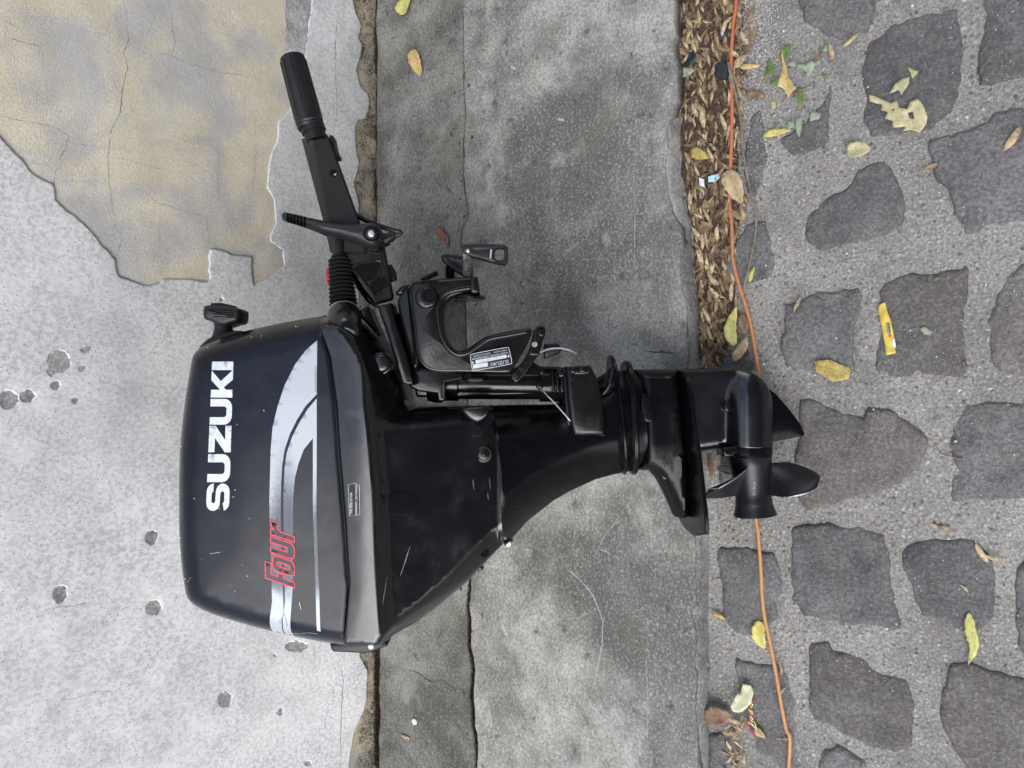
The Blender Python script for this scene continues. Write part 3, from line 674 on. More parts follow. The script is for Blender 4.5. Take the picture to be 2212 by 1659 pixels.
def loft(layers):
    """layers: list of (closed 2D outline, w); caps on both ends"""
    n = len(layers[0][0]); V, F = [], []
    for pl, w_ in layers: V += [(p[0], p[1], w_) for p in pl]
    for k_ in range(len(layers) - 1):
        for i in range(n):
            j = (i + 1) % n; F.append((k_ * n + i, k_ * n + j, (k_ + 1) * n + j, (k_ + 1) * n + i))
    F.append(tuple(range(n))[::-1]); F.append(tuple((len(layers) - 1) * n + i for i in range(n)))
    return V, F
def slab(pts, w0, w1, bev=.003, wref=None, sm=0, back=True):
    p = ccw(L2(pts, w1 if wref is None else wref))
    if sm: p = smooth_poly(p, sm)
    lay = []
    if back and bev: lay.append((inset(p, bev * .7), w0)); lay.append((p, w0 + bev))
    else: lay.append((p, w0))
    if bev:
        for a in (0, 30, 60, 90):
            s_ = math.radians(a); lay.append((inset(p, bev * (1 - math.cos(s_))), w1 - bev + bev * math.sin(s_)))
    else: lay.append((p, w1))
    return loft(lay)
def disc(px, py, rpx, w0, w1, bev=.002, seg=28, ry=None):
    pts = [(px + rpx * math.cos(a), py + (ry or rpx) * math.sin(a)) for a in np.linspace(0, 2 * math.pi, seg, endpoint=False)]
    return slab(pts, w0, w1, bev)
def lathe(p0, p1, prof, seg=28, squash=1.0, caps=True):
    """prof: list of (t along axis 0..1, radius m)"""
    P0, P1 = Vector(p0), Vector(p1); ax = P1 - P0; t = ax.normalized()
    x = t.cross(Vector((0, 0, 1)));  x = x.normalized() if x.length > 1e-5 else t.orthogonal().normalized(); y = t.cross(x)
    V, F = [], []
    for tt, r in prof:
        for k_ in range(seg):
            a = 2 * math.pi * k_ / seg; V.append(tuple(P0 + ax * tt + x * math.cos(a) * r + y * math.sin(a) * r * squash))
    n = len(prof)
    for i in range(n - 1):
        for k_ in range(seg):
            j = (k_ + 1) % seg; F.append((i * seg + k_, i * seg + j, (i + 1) * seg + j, (i + 1) * seg + k_))
    if caps: F.append(tuple(range(seg))[::-1]); F.append(tuple((n - 1) * seg + k_ for k_ in range(seg)))
    return V, F

# --- upper cowl
top = [(701, 682), (650, 690), (600, 699), (525, 715), (469, 731), (437, 745), (421, 756), (413, 770), (407, 802), (397.5, 859), (390, 915), (384, 990), (382.5, 1074), (384, 1168), (390, 1232), (397.5, 1277), (404, 1292), (414, 1305), (439, 1322), (487.5, 1339), (562, 1359), (637, 1376), (712, 1389), (757, 1395)]
seam_m = [(757, 1395), (752, 1262), (742, 1112), (731, 990), (723.6, 877), (712, 772), (701, 682)]
W0 = .10; TC = .160
top_l = resample(smooth_poly(L2(top, W0), 2, False), .005, False); seam_w = (W0, .158, .162, .163, .163, .158, W0)
seam_l = resample([L(q[0], q[1], w_)[:2] for q, w_ in zip(seam_m, seam_w)], .005, False)
cowl_out = top_l + seam_l[1:-1]
cowl_open = segs_of(top_l, False); seam_segs = segs_of(seam_l, False)
cxm = np.mean([p[0] for p in seam_l])
def cowl_z(P, d=None):
    P = np.asarray(P, float); e = segdist(P, cowl_open); s_ = segdist(P, seam_segs)
    z = W0 + (TC - W0) * (1 - (1 - np.clip(e / .052, 0, 1)) ** 2.6) + .004 * np.clip(e / .12, 0, 1)
    z = z - .010 * np.clip(s_ / .28, 0, 1) ** 1.5            # face leans back towards its top
    return z - .0012 * (1 - np.clip(s_ / .003, 0, 1)) ** 2
def back_z(P, d=None):
    e = segdist(P, cowl_open); return -(.085 + .07 * (1 - (1 - np.clip(e / .06, 0, 1)) ** 2.2))
cowl = part('cowl', relief(cowl_out, cowl_z, back_z, grid=.012, rings=(.002, .005, .009, .014, .021, .03)), 'cowl', sharp=30)
# prints on the cowl
def decal_poly(name, pts, mat, i=None, parent=None, lift=.0005, holes=()):
    q = cr(i, pts) if i else pts
    def px2l(ps):
        p0 = np.array(L2(ps, TC))
        for _ in range(3):
            z = cowl_z(p0); p0 = np.array([L(a[0], a[1], zz)[:2] for a, zz in zip(ps, z)])
        return [tuple(x) for x in p0]
    ol = resample(px2l(q), .004); hs = [resample(px2l(cr(i, h_) if i else h_), .004) for h_ in holes]
    v, f = relief(ol, lambda P, d: cowl_z(P) + lift, None, holes=hs, grid=.01, back=False)
    return part(name, (v, f), mat, parent or cowl, sharp=0)
def decal_strip(name, paths, wpx, mat, i, closed, lift=.0007, parent=None):
    VV = []
    for pts in paths:
        q = resample(cr(i, pts), 3.0, closed); v, f = ribbon(q, wpx, closed=closed)
        p = np.array([L(a[0], a[1], TC)[:2] for a in v])
        for _ in range(2): z = cowl_z(p); p = np.array([L(a[0], a[1], zz)[:2] for a, zz in zip(v, z)])
        VV.append(([(a[0], a[1], zz + lift) for a, zz in zip(p, cowl_z(p))], f))
    return part(name, join(VV), mat, parent or cowl, sharp=0)
def uz(s, t, y0, y1):
    """letter box to picture: s along the word (0..1), t letter height"""
    y = y0 + (y1 - y0) * s; f = (y - 643) / (1500 - 643)
    xl = 1223 + (1187 - 1223) * f; xr = 1345 + (1320 - 1345) * f
    return (xr + (xl - xr) * t, y)
def arc(cx, cy, rx, ry, a0, a1, n=6):
    return [(cx + rx * math.cos(math.radians(a)), cy + ry * math.sin(math.radians(a))) for a in np.linspace(a0, a1, n)]
GU = [(0, 1)] + arc(.34, .34, .34, .34, 180, 270) + arc(.66, .34, .34, .34, 270, 360) + [(1, 1), (.71, 1)] + arc(.61, .38, .10, .13, 0, -90, 4) + arc(.39, .38, .10, .13, 270, 180, 4) + [(.29, 1)]
GZ = [(0, 1), (1, 1), (1, .72), (.46, .27), (1, .27), (1, 0), (0, 0), (0, .27), (.54, .73), (0, .73)]
GK = [(0, 0), (.28, 0), (.28, .30), (.37, .41), (.64, 0), (1, 0), (.59, .56), (.97, 1), (.62, 1), (.28, .58), (.28, 1), (0, 1)]
GI = [(0, 0), (1, 0), (1, 1), (0, 1)]
GS = arc(.30, .30, .30, .30, 195, 270, 5) + arc(.70, .30, .30, .30, 270, 450, 9) + arc(.38, .695, .10, .085, 270, 90, 7) + arc(.62, .70, .08, .08, 90, 10, 3) + [(1, .70)] + arc(.70, .70, .30, .30, 0, 90, 5) + arc(.30, .70, .30, .30, 90, 250, 8) + [(.60, .40)] + arc(.62, .31, .10, .085, 80, -90, 7) + arc(.38, .30, .10, .08, 270, 190, 3)
for g, y0, y1 in ((GS, 1503, 1345), (GU, 1337, 1176), (GZ, 1165, 1012), (GU, 1006, 858), (GK, 850, 690), (GI, 692, 643)):
    decal_poly('letter', [uz(s, t, y0, y1) for s, t in g], 'silver', 4)
def stripe_mat():
    b = NB('silver_stripe'); sx = b.n('ShaderNodeSeparateXYZ'); b.l(b.co, sx.inputs[0])
    yA = L(600, 540 + 1000 * .375, TC)[1]; yB = L(600, 1036.9 + 250 * .375, TC)[1]; yC = L(600, 1036.9 + 560 * .375, TC)[1]; yD = L(600, 1036.9 + 760 * .375, TC)[1]
    f1 = b.ramp(sx.outputs[1], yA, yB, 0, 1); f2 = b.ramp(sx.outputs[1], yC, yD, 1, 0); f = b.math('MINIMUM', f1, f2)
    dots = b.vor(620, rand=0.15); th = b.ramp(f, 0, 1, .02, .74)
    d_ = b.math('LESS_THAN', dots, th)
    c = b.mix(d_, (.36, .39, .43), (.06, .07, .09))
    return b.done(c, .42, .5, .15)
MAT['stripe'] = stripe_mat()
s7 = lambda p: [(x, (y + (1036.9 - 540) / .375)) for x, y in p]     # lower crop to the same frame
decal_poly('stripe', [(1828, 520), (1826, 830), (1760, 900), (1710, 980), (1670, 1060), (1640, 1150), (1625, 1250), (1619, 1400)] + s7([(1618, 200), (1628, 550), (1634, 750), (1640, 897), (1576, 885), (1568, 700), (1562, 500), (1553, 200)]) + [(1552, 1450), (1556, 1300), (1560, 1150), (1571, 1020), (1600, 900), (1640, 780), (1700, 660), (1760, 580)], 'stripe', 4)
decal_poly('stripe', [(1825, 855), (1825, 1090), (1824, 1500)] + s7([(1824, 200), (1838, 600), (1848, 872), (1827, 868), (1818, 600), (1804, 200)]) + [(1803, 1500), (1803, 1084), (1750, 1150), (1720, 1230), (1700, 1310), (1692, 1400), (1690, 1500)] + s7([(1690, 200), (1692, 550), (1695, 907), (1650, 900), (1642, 700), (1638, 500), (1634, 200)]) + [(1634, 1400), (1640, 1260), (1652, 1170), (1682, 1080), (1722, 1000), (1770, 920)], 'stripe', 4)
def fo(pts): return [(1698 - t, 620 - 1.14 * s - .34 * t) for s, t in pts]
four = [[(0, 0), (28, 0), (28, 62), (48, 62), (48, 96), (28, 96), (28, 134), (84, 134), (84, 168), (0, 168)],
        arc(76, 28, 22, 28, 180, 270, 5) + arc(108, 28, 22, 28, 270, 360, 5) + arc(108, 98, 22, 28, 0, 90, 5) + arc(76, 98, 22, 28, 90, 180, 5), arc(92, 40, 11, 14, 180, 360, 6) + arc(92, 88, 11, 14, 0, 180, 6),
        [(140, 138), (140, 34)] + arc(164, 30, 24, 30, 190, 270, 4) + arc(194, 30, 24, 30, 270, 350, 4) + [(218, 34), (218, 138), (190, 138), (190, 42), (168, 42), (168, 138)],
        [(230, 0), (258, 0), (258, 74), (268, 98), (298, 100), (298, 140), (270, 134), (258, 118), (258, 138), (230, 138)]]
MAT['fillink'] = plain('dark_ink', (.022, .024, .032), .4, .4)
for k_, q in enumerate(four):
    if k_ != 2: decal_poly('letter', fo(q), 'fillink', 7, lift=.0008, holes=[fo(four[2])] if k_ == 1 else ())
decal_strip('letter_outline', [fo(q) for q in four], 2.6, 'red', 7, True, .0011)
# small knocks and scratches
random.seed(5); VV = []
for _ in range(46):
    t = random.random(); i_ = random.randrange(len(top_l)); p = top_l[i_]; c_ = (L(560, 1050, TC)[0], L(560, 1050, TC)[1])
    f = random.uniform(.02, .12) if random.random() < .6 else random.uniform(.1, .8)
    x, y = p[0] + (c_[0] - p[0]) * f, p[1] + (c_[1] - p[1]) * f; r = random.uniform(.0003, .0009)
    z = float(cowl_z(np.array([(x, y)]))[0]) + .0006
    VV.append(([(x + r * math.cos(a), y + r * random.uniform(.6, 1.6) * math.sin(a), z) for a in np.linspace(0, 6.28, 6, endpoint=False)], [tuple(range(6))]))
part('paint_chips', join(VV), 'white', cowl, sharp=0, kind='stuff')
for q in [[(1925, 130), (1922, 250)], [(1640, 770), (1655, 840)], [(1735, 705), (1740, 750)], [(1950, 745), (1955, 800)]]: decal_strip('scratch', [q], .9, 'fillink', 7, False)
for q in [[(1100, 560), (1080, 590)], [(1210, 425), (1270, 415)], [(1725, 705), (1735, 745)], [(1650, 880), (1700, 885), (1780, 880), (1830, 885)]]: decal_strip('scratch', [q], .7, 'worn', 7, False)

# --- starter handle
def P3(px, py, w_): return Vector(L(px, py, w_))
boss = part('starter_boss', slab(cr(4, [(1130, 580), (1150, 545), (1205, 498), (1330, 462), (1398, 464), (1400, 500), (1300, 560), (1180, 620)]), -.01, .085, .006, sm=1), 'plastic')
sh = link('starter_handle', None, None, motor)
part('stem', lathe(P3(*cr(4, [(1290, 500)])[0], .05), P3(*cr(4, [(1280, 400)])[0], .05), [(0, .020), (.25, .0165), (.6, .0135), (.85, .014), (1, .020)], squash=.8), 'rubber', sh)
g = part('grip', slab(cr(4, [(1162, 330), (1172, 316), (1250, 313), (1330, 322), (1372, 338), (1380, 352), (1376, 404), (1362, 418), (1325, 425), (1290, 440), (1240, 428), (1205, 408), (1172, 400), (1162, 385)]), .026, .076, .008, sm=1), 'rubber', sh)
part('cap', slab(cr(4, [(1208, 304), (1270, 303), (1330, 316), (1325, 330), (1210, 322)]), .034, .066, .003), 'rubber', sh)
for k_ in range(4):
    part('groove', slab(cr(4, [(1215 + k_ * 4, 340 + k_ * 13), (1345, 345 + k_ * 14), (1345, 350 + k_ * 14), (1215 + k_ * 4, 345 + k_ * 13)]), .074, .0768, .0006), 'hole', g)

# --- lower cowl (tray) and upper leg cover, one casting
ltop = [(704, 682), (735, 683), (768, 688), (790, 702), (812, 727), (828, 752), (848, 786), (866, 828), (874, 860), (878, 880), (920, 880), (1000, 879), (1062, 877)]
lseam = [(1062, 877), (1070, 930), (1079, 1000), (1084, 1080), (1086, 1140), (1085, 1179)]
lbot = [(1085, 1179), (1044, 1221), (1010, 1258), (954, 1303), (897, 1344), (852, 1376), (835, 1388), (815, 1393), (790, 1396), (759, 1396)]
W1 = .075
a_ = L2(ltop, .06); b_2 = L2(lseam, .06); c_2 = [L(q[0], q[1], .105 if q[0] < 820 else (.09 if q[0] < 870 else .06))[:2] for q in lbot]
sm_l = [L(q[0] + 1.6, q[1], w_)[:2] for q, w_ in zip(seam_m, seam_w)]
tray_out = resample(a_, .006, False) + resample(b_2, .006, False)[1:] + resample(smooth_poly(c_2, 1, False), .006, False)[1:] + resample(sm_l, .006, False)[1:-1]
t_open = segs_of(a_, False) + segs_of(c_2, False); t_seam = segs_of(sm_l, False)
ridge_px = cr(5, [(215, 395), (235, 480), (245, 600), (262, 760), (268, 900), (285, 1030), (300, 1200), (318, 1400)]) + cr(8, [(330, 500), (345, 750), (355, 880)])
ridge_l = L2(ridge_px, .155); rx = np.array([p[0] for p in ridge_l]); ry = np.array([p[1] for p in ridge_l])
legx = L(1075, 1000, .06)[0]
o2 = np.argsort(ry)
def tray_z(P, d=None):
    P = np.asarray(P, float); e = segdist(P, t_open); s_ = segdist(P, t_seam)
    xr_ = np.interp(P[:, 1], ry[o2], rx[o2])
    u = P[:, 0] - xr_
    sx_ = np.interp(P[:, 1], *[np.array(v)[np.argsort([q[1] for q in sm_l])] for v in ([q[1] for q in sm_l], [q[0] for q in sm_l])])
    band = np.clip((P[:, 0] - sx_) / np.maximum(xr_ - sx_, .01), 0, 1)
    zb_ = .1605 + .006 * np.sin(band * math.pi / 2)                     # band bulges out towards the ridge
    t = np.clip(u / (legx - xr_ + 1e-6), 0, 1)
    drop = .1665 - .011 * np.clip(u / .016, 0, 1) ** 1.5 - .081 * (t ** .9)
    z = np.where(u < 0, zb_, drop)
    z = z - .0012 * (1 - np.clip(s_ / .003, 0, 1)) ** 2
    # the leg is cut back below the clamp, with a soft valley
    top_ = np.clip(1 - e / .035, 0, 1)
    wdt = .022 + .010 * np.clip((u + .004) / .025, 0, 1)
    z = z - (z - .05) * (1 - np.clip(e / wdt, 0, 1) ** .5) * .95
    R = .026
    return z
def tray_b(P, d=None): return -np.maximum(.04, tray_z(P) - .01)
rid = resample(ridge_l, .004, False); rdx = []
for off in (-.012, -.007, -.0035, 0, .0025, .005, .009, .014):
    rdx += [(p[0] + off, p[1]) for p in rid]
tray = part('lower_cowl', relief(tray_out, tray_z, tray_b, grid=.007, rings=(.0008, .002, .004, .0065, .0095, .013, .017, .022, .028, .034), extra=rdx), 'tray', sharp=0)
leg_mat_note = None
def on_tray(px, py, n=3):
    z = .14
    for _ in range(n): z = float(tray_z(np.array([L(px, py, z)[:2]]))[0])
    return z
# black gasket in the seam
gv, gf = tube([L(q[0] + .8, q[1], w_ - .0025) for q, w_ in zip(seam_m, seam_w)], .0018, 8)
part('gasket', (gv, gf), 'rubber')
# round plug, oval cover, hole and bolt on the lower cowl
z = on_tray(820, 785); pl_ = part('plug', disc(820, 786, 25, z - .03, z + .004, .002), 'tray'); part('plug_cap', disc(820, 785, 21, z, z + .012, .006, 32), 'tray', pl_)
ov = [(866 + 39 * math.cos(a), 1087 + 27 * math.sin(a)) for a in np.linspace(0, 2 * math.pi, 40, endpoint=False)]
ovl = [L(p[0], p[1], on_tray(*p))[:2] for p in ov]
part('oval_cover', relief(resample(ovl, .004), lambda P, d: tray_z(P) - .0012 + np.clip(d / .0012, 0, 1) * .0026, None, grid=.008, rings=(.0006, .0012, .003), back=False), 'tray')
def hole(px, py, r):
    z = on_tray(px, py); h_ = part('hole', disc(px, py, r, z - .01, z + .0012, .0006, 20), 'hole'); 
    part('rim', lathe(Vector(L(px, py, z - .002)), Vector(L(px, py, z + .002)), [(0, r * PXM * 1.0), (0, r * PXM * 1.22), (1, r * PXM * 1.18), (1, r * PXM)], 22, caps=False), 'tray', h_)
hole(1029, 932, 8.5); hole(1047, 1194, 8)
z = on_tray(1045, 982); bw = part('rubber_mount', disc(1045, 982, 18, z - .01, z + .003, .0015, 30), 'rubber'); part('washer', disc(1045, 982, 13, z, z + .0055, .002, 30), 'cast', bw); part('bolt', disc(1045, 982, 5, z, z + .009, .002, 12), 'cast', bw)
part('clip', slab(cr(8, [(900, 505), (930, 488), (942, 515), (915, 532)]), .02, .05, .003), 'cast'); part('tab', slab(cr(8, [(1062, 380), (1088, 348), (1112, 355), (1092, 392)]), .0, .035, .003), 'steel')
part('lobe', slab(cr(5, [(800, 905), (970, 897), (978, 930), (960, 968), (920, 995), (880, 990), (840, 960)]), .05, .093, .006, sm=1), 'tray')
VV = []
for i_, pts in ((8, [(520, 380), (490, 470), (460, 560)]), (5, [(880, 1320), (887, 1380)], ), (5, [(975, 1310), (982, 1378)]), (5, [(965, 1395), (970, 1440)]), (8, [(360, 720), (385, 560)])):
    q = resample(cr(i_, pts), 4, False); v, f = ribbon(q, 1.1 if i_ == 5 else 1.5, taper=True)
    part('scratch', ([L(a[0], a[1], on_tray(*a) + .0007) for a in v], f), 'worn', tray, sharp=0)
# sticker
sq = cr(5, [(162, 1352), (200, 1345), (205, 1358), (226, 1356), (230, 1525), (170, 1532)])
stv = [L(p[0], p[1], on_tray(*p) + .0006) for p in sq]
sticker = part('sticker', (stv, [tuple(range(len(stv)))]), 'plastic', tray, sharp=0)
def text(name, s, o2, dirv, length, height, mat, parent, zfun, fit=True):
    """flat lettering on a surface; o2 = start of the baseline in picture px, dirv = reading direction in the picture, sizes in picture px"""
    cu = bpy.data.curves.new('t', 'FONT'); cu.body = s; cu.resolution_u = 2; ob = bpy.data.objects.new('t', cu); COL.objects.link(ob)
    dg = bpy.context.evaluated_depsgraph_get(); me = bpy.data.meshes.new_from_object(ob.evaluated_get(dg))
    bpy.data.objects.remove(ob); bpy.data.curves.remove(cu)
    v = np.array([tuple(q.co) for q in me.vertices]); f = [tuple(p.vertices) for p in me.polygons]; bpy.data.meshes.remove(me)
    v[:, 0] -= v[:, 0].min(); v[:, 0] *= length / v[:, 0].max(); v[:, 1] -= v[:, 1].min(); v[:, 1] *= height / v[:, 1].max()
    dx, dy = dirv; n_ = math.hypot(dx, dy); dx, dy = dx / n_, dy / n_; ux, uy = dy, -dx          # letter-up in the picture
    P = [(o2[0] + a * dx + b * ux, o2[1] + a * dy + b * uy) for a, b, _ in v]
    return part(name, ([L(a, b, zfun(a, b)) for a, b in P], f), mat, parent, sharp=0)
tz = lambda a, b: on_tray(a, b) + .0012
text('lettering', 'THIS SIDE UP FOR', (691.25 + 186 * .375, 540 + 1522 * .375), (0, -1), 47, 5.0, 'white', sticker, tz)
text('lettering', 'TRANSPORT, OR STORAGE', (691.25 + 217 * .375, 540 + 1528 * .375), (0, -1), 66, 5.0, 'white', sticker, tz)
frame = [(162, 1352), (200, 1345), (226, 1352), (230, 1525), (170, 1532)]
v, f = ribbon(cr(5, frame), .9, closed=True); part('border', ([L(a[0], a[1], on_tray(*a) + .001) for a in v], f), 'worn', sticker, sharp=0)
# latch at the back of the cowl
lt = part('latch', slab(cr('e', [(100, 975), (130, 1100), (165, 1150), (300, 1165), (900, 1192), (1000, 1178), (1240, 1085), (1375, 1030), (1392, 985), (1385, 930), (800, 920)]), .03, .085, .004), 'plastic')
part('rivet', disc(800.6, 1398, 6.5, .08, .0885, .003, 18), 'white', lt)

# --- leg (drive shaft housing)
lg = [(1062, 877), (1100, 876), (1200, 875), (1250, 850), (1285, 822), (1310, 806), (1345, 800), (1382, 800), (1392, 900), (1400, 1016), (1359, 1022), (1329, 1028), (1291, 1038), (1254, 1054), (1225, 1068), (1197, 1084), (1141, 1127), (1104, 1168), (1085, 1179), (1086, 1140), (1084, 1080), (1079, 1000), (1070, 930)]
lg_o = resample(L2(lg, .03), .006)
legx0 = L(1070, 1000, .03)[0]; legx1 = L(1390, 1000, .03)[0]
seaml = segs_of(L2(lseam, .03), False)
def leg_z(P, d):
    t = np.clip((P[:, 0] - legx0) / (legx1 - legx0), 0, 1); T = .080 * (1 - t) ** 1.3 + .046
    e = segdist(P, [s for s in LGOPEN]); s_ = segdist(P, seaml)
    return (T * (1 - (1 - np.clip(e / .075, 0, 1)) ** 2.2) * .82 + T * .18) - .003 * (1 - np.clip(s_ / .004, 0, 1))
LGOPEN = segs_of(L2(lg[:8], .03), False) + segs_of(L2(lg[9:19], .03), False)
legp = part('leg_housing', relief(lg_o, leg_z, lambda P, d: -leg_z(P, d), grid=.009, rings=(.0015, .004, .008, .014)), 'leg', sharp=40)
# raised bead along the joint of cover and leg
v, f = tube([L(p[0], p[1], max(.02, on_tray(p[0] - 6, p[1]) - .002)) for p in resample(lseam[:-1], 20, False)], .0022, 8); part('joint_bead', (v, f), 'cast')
# lower mount cover
mc = part('mount_cover', slab([(1222, 792), (1276, 789), (1291, 817), (1302, 862), (1308, 930), (1306, 941), (1240, 941), (1232, 915), (1226, 860)], .0, .082, .007, sm=0), 'cast')
part('mount_flange', slab([(1216, 800), (1224, 792), (1240, 860), (1250, 935), (1308, 932), (1308, 943), (1228, 943), (1222, 900)], .0, .064, .003), 'cast')
part('bolt_pad', slab(cr('b', [(1785, 540), (1810, 515), (1980, 512), (2000, 550), (1960, 600), (1810, 595)]), .06, .0845, .003, sm=1), 'cast', mc)
for px_, py_ in cr('b', [(1830, 555), (1915, 550)]): part('bolt', disc(px_, py_, 8, .08, .089, .0025, 6), 'cast', mc)
part('hose_clip', slab(cr('b', [(1690, 575), (1752, 572), (1755, 615), (1692, 622)]), .05, .07, .003), 'cast')
for k_ in range(3): part('shim', slab(cr('b', [(1620 + k_ * 45, 560 + k_ * 12), (1650 + k_ * 45, 556 + k_ * 12), (1662 + k_ * 40, 760), (1632 + k_ * 40, 765)]), .0, .045 + .004 * k_, .003), 'cast')
# earth wire
v, f = tube(catmull([L(*p, w_) for p, w_ in zip(cr('b', [(1525, 710), (1570, 770), (1640, 840), (1730, 940), (1790, 1010), (1838, 1062)]), (.056, .066, .072, .076, .078, .072))], 5), .0011, 6); part('earth_wire', (v, f), 'worn')
# splash plates across the leg
def xplate(px_top, py_top, px_bot, py_bot, hw, th, mat, name, nose=.8, tailw=.5):
    """thin plate across the leg: runs in picture-down and in depth"""
    A = np.array(L(px_top, py_top, 0)[:2]); B = np.array(L(px_bot, py_bot, 0)[:2]); ax = B - A; ln = np.linalg.norm(ax); ax /= ln; nn = np.array((-ax[1], ax[0]))
    if nn[0] < 0: nn = -nn
    n = 40; pl = []
    for k_ in range(n):
        a = 2 * math.pi * k_ / n; c, s = math.cos(a), math.sin(a)
        u = .5 - .5 * math.copysign(abs(c) ** nose, c); pl.append((u * ln, hw * math.copysign(abs(s) ** tailw, s)))
    V = []
    for off, sc_ in ((-th / 2, .97), (-th / 4, 1), (th / 4, 1), (th / 2, .97)):
        for u, w_ in pl:
            p = A + ax * (ln / 2 + (u - ln / 2) * sc_) + nn * off; V.append((p[0], p[1], w_ * sc_))
    F = [(k2 * n + i, k2 * n + (i + 1) % n, (k2 + 1) * n + (i + 1) % n, (k2 + 1) * n + i) for k2 in range(3) for i in range(n)]
    F += [tuple(range(n))[::-1], tuple(3 * n + i for i in range(n))]
    return part(name, (V, F), mat, sharp=30)
xplate(1318, 767, 1346, 1024, .066, .006, 'leg', 'splash_plate', .8, .7)
xplate(1352, 779, 1366, 1024, .064, .010, 'leg', 'splash_plate', .8, .7)
v, f = tube(catmull([L(*p, w_) for p, w_ in zip(cr('b', [(1940, 640), (2030, 690), (2110, 640), (2170, 550), (2190, 560), (2160, 680), (2100, 770)]), (.02, .03, .04, .045, .05, .05, .045))], 5), .004, 8); part('water_tube', (v, f), 'cast')

# --- gear case
gc = [(1372, 798), (1470, 797), (1478, 900), (1492, 1020), (1494, 1118), (1476, 1124), (1460, 1118), (1448, 1090), (1434, 1060), (1420, 1034), (1404, 1018), (1380, 1017)]
gc_o = resample(L2(gc, .02), .006)
gcr = L2(cr(6, [(185, 690), (205, 850), (225, 1050), (240, 1250), (262, 1480), (268, 1560)]), .045); GR = segs_of(gcr, False)
def gc_z(P, d):
    y = P[:, 1]; yt, yb = L(0, 800)[1], L(0, 1120)[1]; t = np.clip((yt - y) / (yt - yb), 0, 1)
    T = .044 - .014 * np.clip((t - .5) / .5, 0, 1) - .010 * np.clip((.25 - t) / .25, 0, 1)
    r = segdist(P, GR)
    return .008 + (T - .008) * (1 - (1 - np.clip(d / .020, 0, 1)) ** 2.4) + .003 * np.exp(-(r / .004) ** 2)
gcase = part('gear_case', relief(gc_o, gc_z, lambda P, d: -gc_z(P, d), grid=.008, rings=(.0015, .004, .008, .014)), 'leg', sharp=45)
# anti-ventilation plate
A = np.array(L(1464, 797, 0)[:2]); B = np.array(L(1492, 1150, 0)[:2]); ax = B - A; ln = np.linalg.norm(ax); ax /= ln; nn = np.array((-ax[1], ax[0])); nn = nn if nn[0] > 0 else -nn
pl = [(0, .0), (.004, .03), (.015, .05), (.037, .062), (.09, .073), (.176, .083), (.32, .095), (.49, .104), (.81, .116), (.90, .116), (.93, .112), (1.0, .03), (1.0, 0)]
pl = [(u * ln, w_) for u, w_ in pl]; pl = pl + [(u, -w_) for u, w_ in pl[::-1][1:-1]]
V = []
for off, sc_ in ((-.0035, .985), (-.002, 1), (.002, 1), (.0035, .985)):
    for u, w_ in pl: p = A + ax * (ln / 2 + (u - ln / 2) * sc_) + nn * off; V.append((p[0], p[1], w_ * sc_))
n = len(pl); F = [(k2 * n + i, k2 * n + (i + 1) % n, (k2 + 1) * n + (i + 1) % n, (k2 + 1) * n + i) for k2 in range(3) for i in range(n)] + [tuple(range(n))[::-1], tuple(3 * n + i for i in range(n))]
part('cavitation_plate', (V, F), 'leg', sharp=30)
def screw(px_, py_, r, z, parent):
    s_ = part('screw', disc(px_, py_, r, z - .006, z + .003, .002, 22), 'cast', parent)
    for a in (0, 1):
        q = [(px_ - r * .7, py_ - 1.3), (px_ + r * .7, py_ - 1.3), (px_ + r * .7, py_ + 1.3), (px_ - r * .7, py_ + 1.3)]
        q = q if a == 0 else [(px_ - 1.3, py_ - r * .7), (px_ + 1.3, py_ - r * .7), (px_ + 1.3, py_ + r * .7), (px_ - 1.3, py_ + r * .7)]
        part('slot', slab(q, z + .001, z + .0033, 0), 'hole', s_)
screw(1402, 901, 11, .052, gcase); screw(1439, 1027, 10, .030, gcase)
part('cover_strip', slab(cr('c', [(468, 480), (500, 440), (560, 460), (600, 600), (600, 700), (540, 720), (480, 640)]), .03, .0525, .002, sm=1), 'leg', gcase)
text('lettering', 'FLUSH', (1439, 745.3 + 1125 * .23437), (0, -1), 25, 5.5, 'cast', gcase, lambda a, b: .0465)
# lower strut, torpedo and skeg
st = [(1462, 797), (1560, 795), (1600, 795), (1618, 801), (1636, 815), (1651, 833), (1660, 852), (1665, 880), (1665, 968), (1562, 968), (1514, 975), (1490, 975)]
TXC = L(1613, 0)[0]; TY0, TY1 = L(0, 795)[1], L(0, 872)[1]
def strut_z(P, d):
    s1 = .008 + .009 * (1 - (1 - np.clip(d / .014, 0, 1)) ** 2)
    q = np.clip((TY0 - P[:, 1]) / (TY0 - TY1), 0, 1); R_ = .0405 * np.sqrt(np.clip(1 - (1 - q) ** 2, 0, 1))
    s2 = np.sqrt(np.clip(R_ ** 2 - (P[:, 0] - TXC) ** 2, 0, 1))
    return .004 + np.log(np.exp(s1 * 150) + np.exp(s2 * 150)) / 150 * np.clip(d / .002, .3, 1)
part('gear_housing', relief(resample(L2(st, .006), .005), strut_z, lambda P, d: -strut_z(P, d), grid=.005, rings=(.0006, .0015, .003, .005, .008)), 'tray', sharp=0)
tx = 1613
ring_ = part('bearing_ring', lathe(L(tx + 1, 965), L(tx + 1, 984), [(0, .0405), (.15, .041), (.85, .041), (1, .039)], 40), 'leg', sharp=30)
part('lug', slab(cr('c', [(1228, 950), (1370, 930), (1376, 1000), (1330, 1005), (1325, 1030), (1235, 1028)]), -.01, .036, .003), 'cast', ring_)
sk = [(1625, 812), (1640, 825), (1675, 851), (1705, 885), (1727.5, 915), (1737, 937), (1734, 942), (1664, 955), (1625, 960)]
def sk_z(P, d): return .0015 + .0055 * (1 - (1 - np.clip(d / .03, 0, 1)) ** 2)
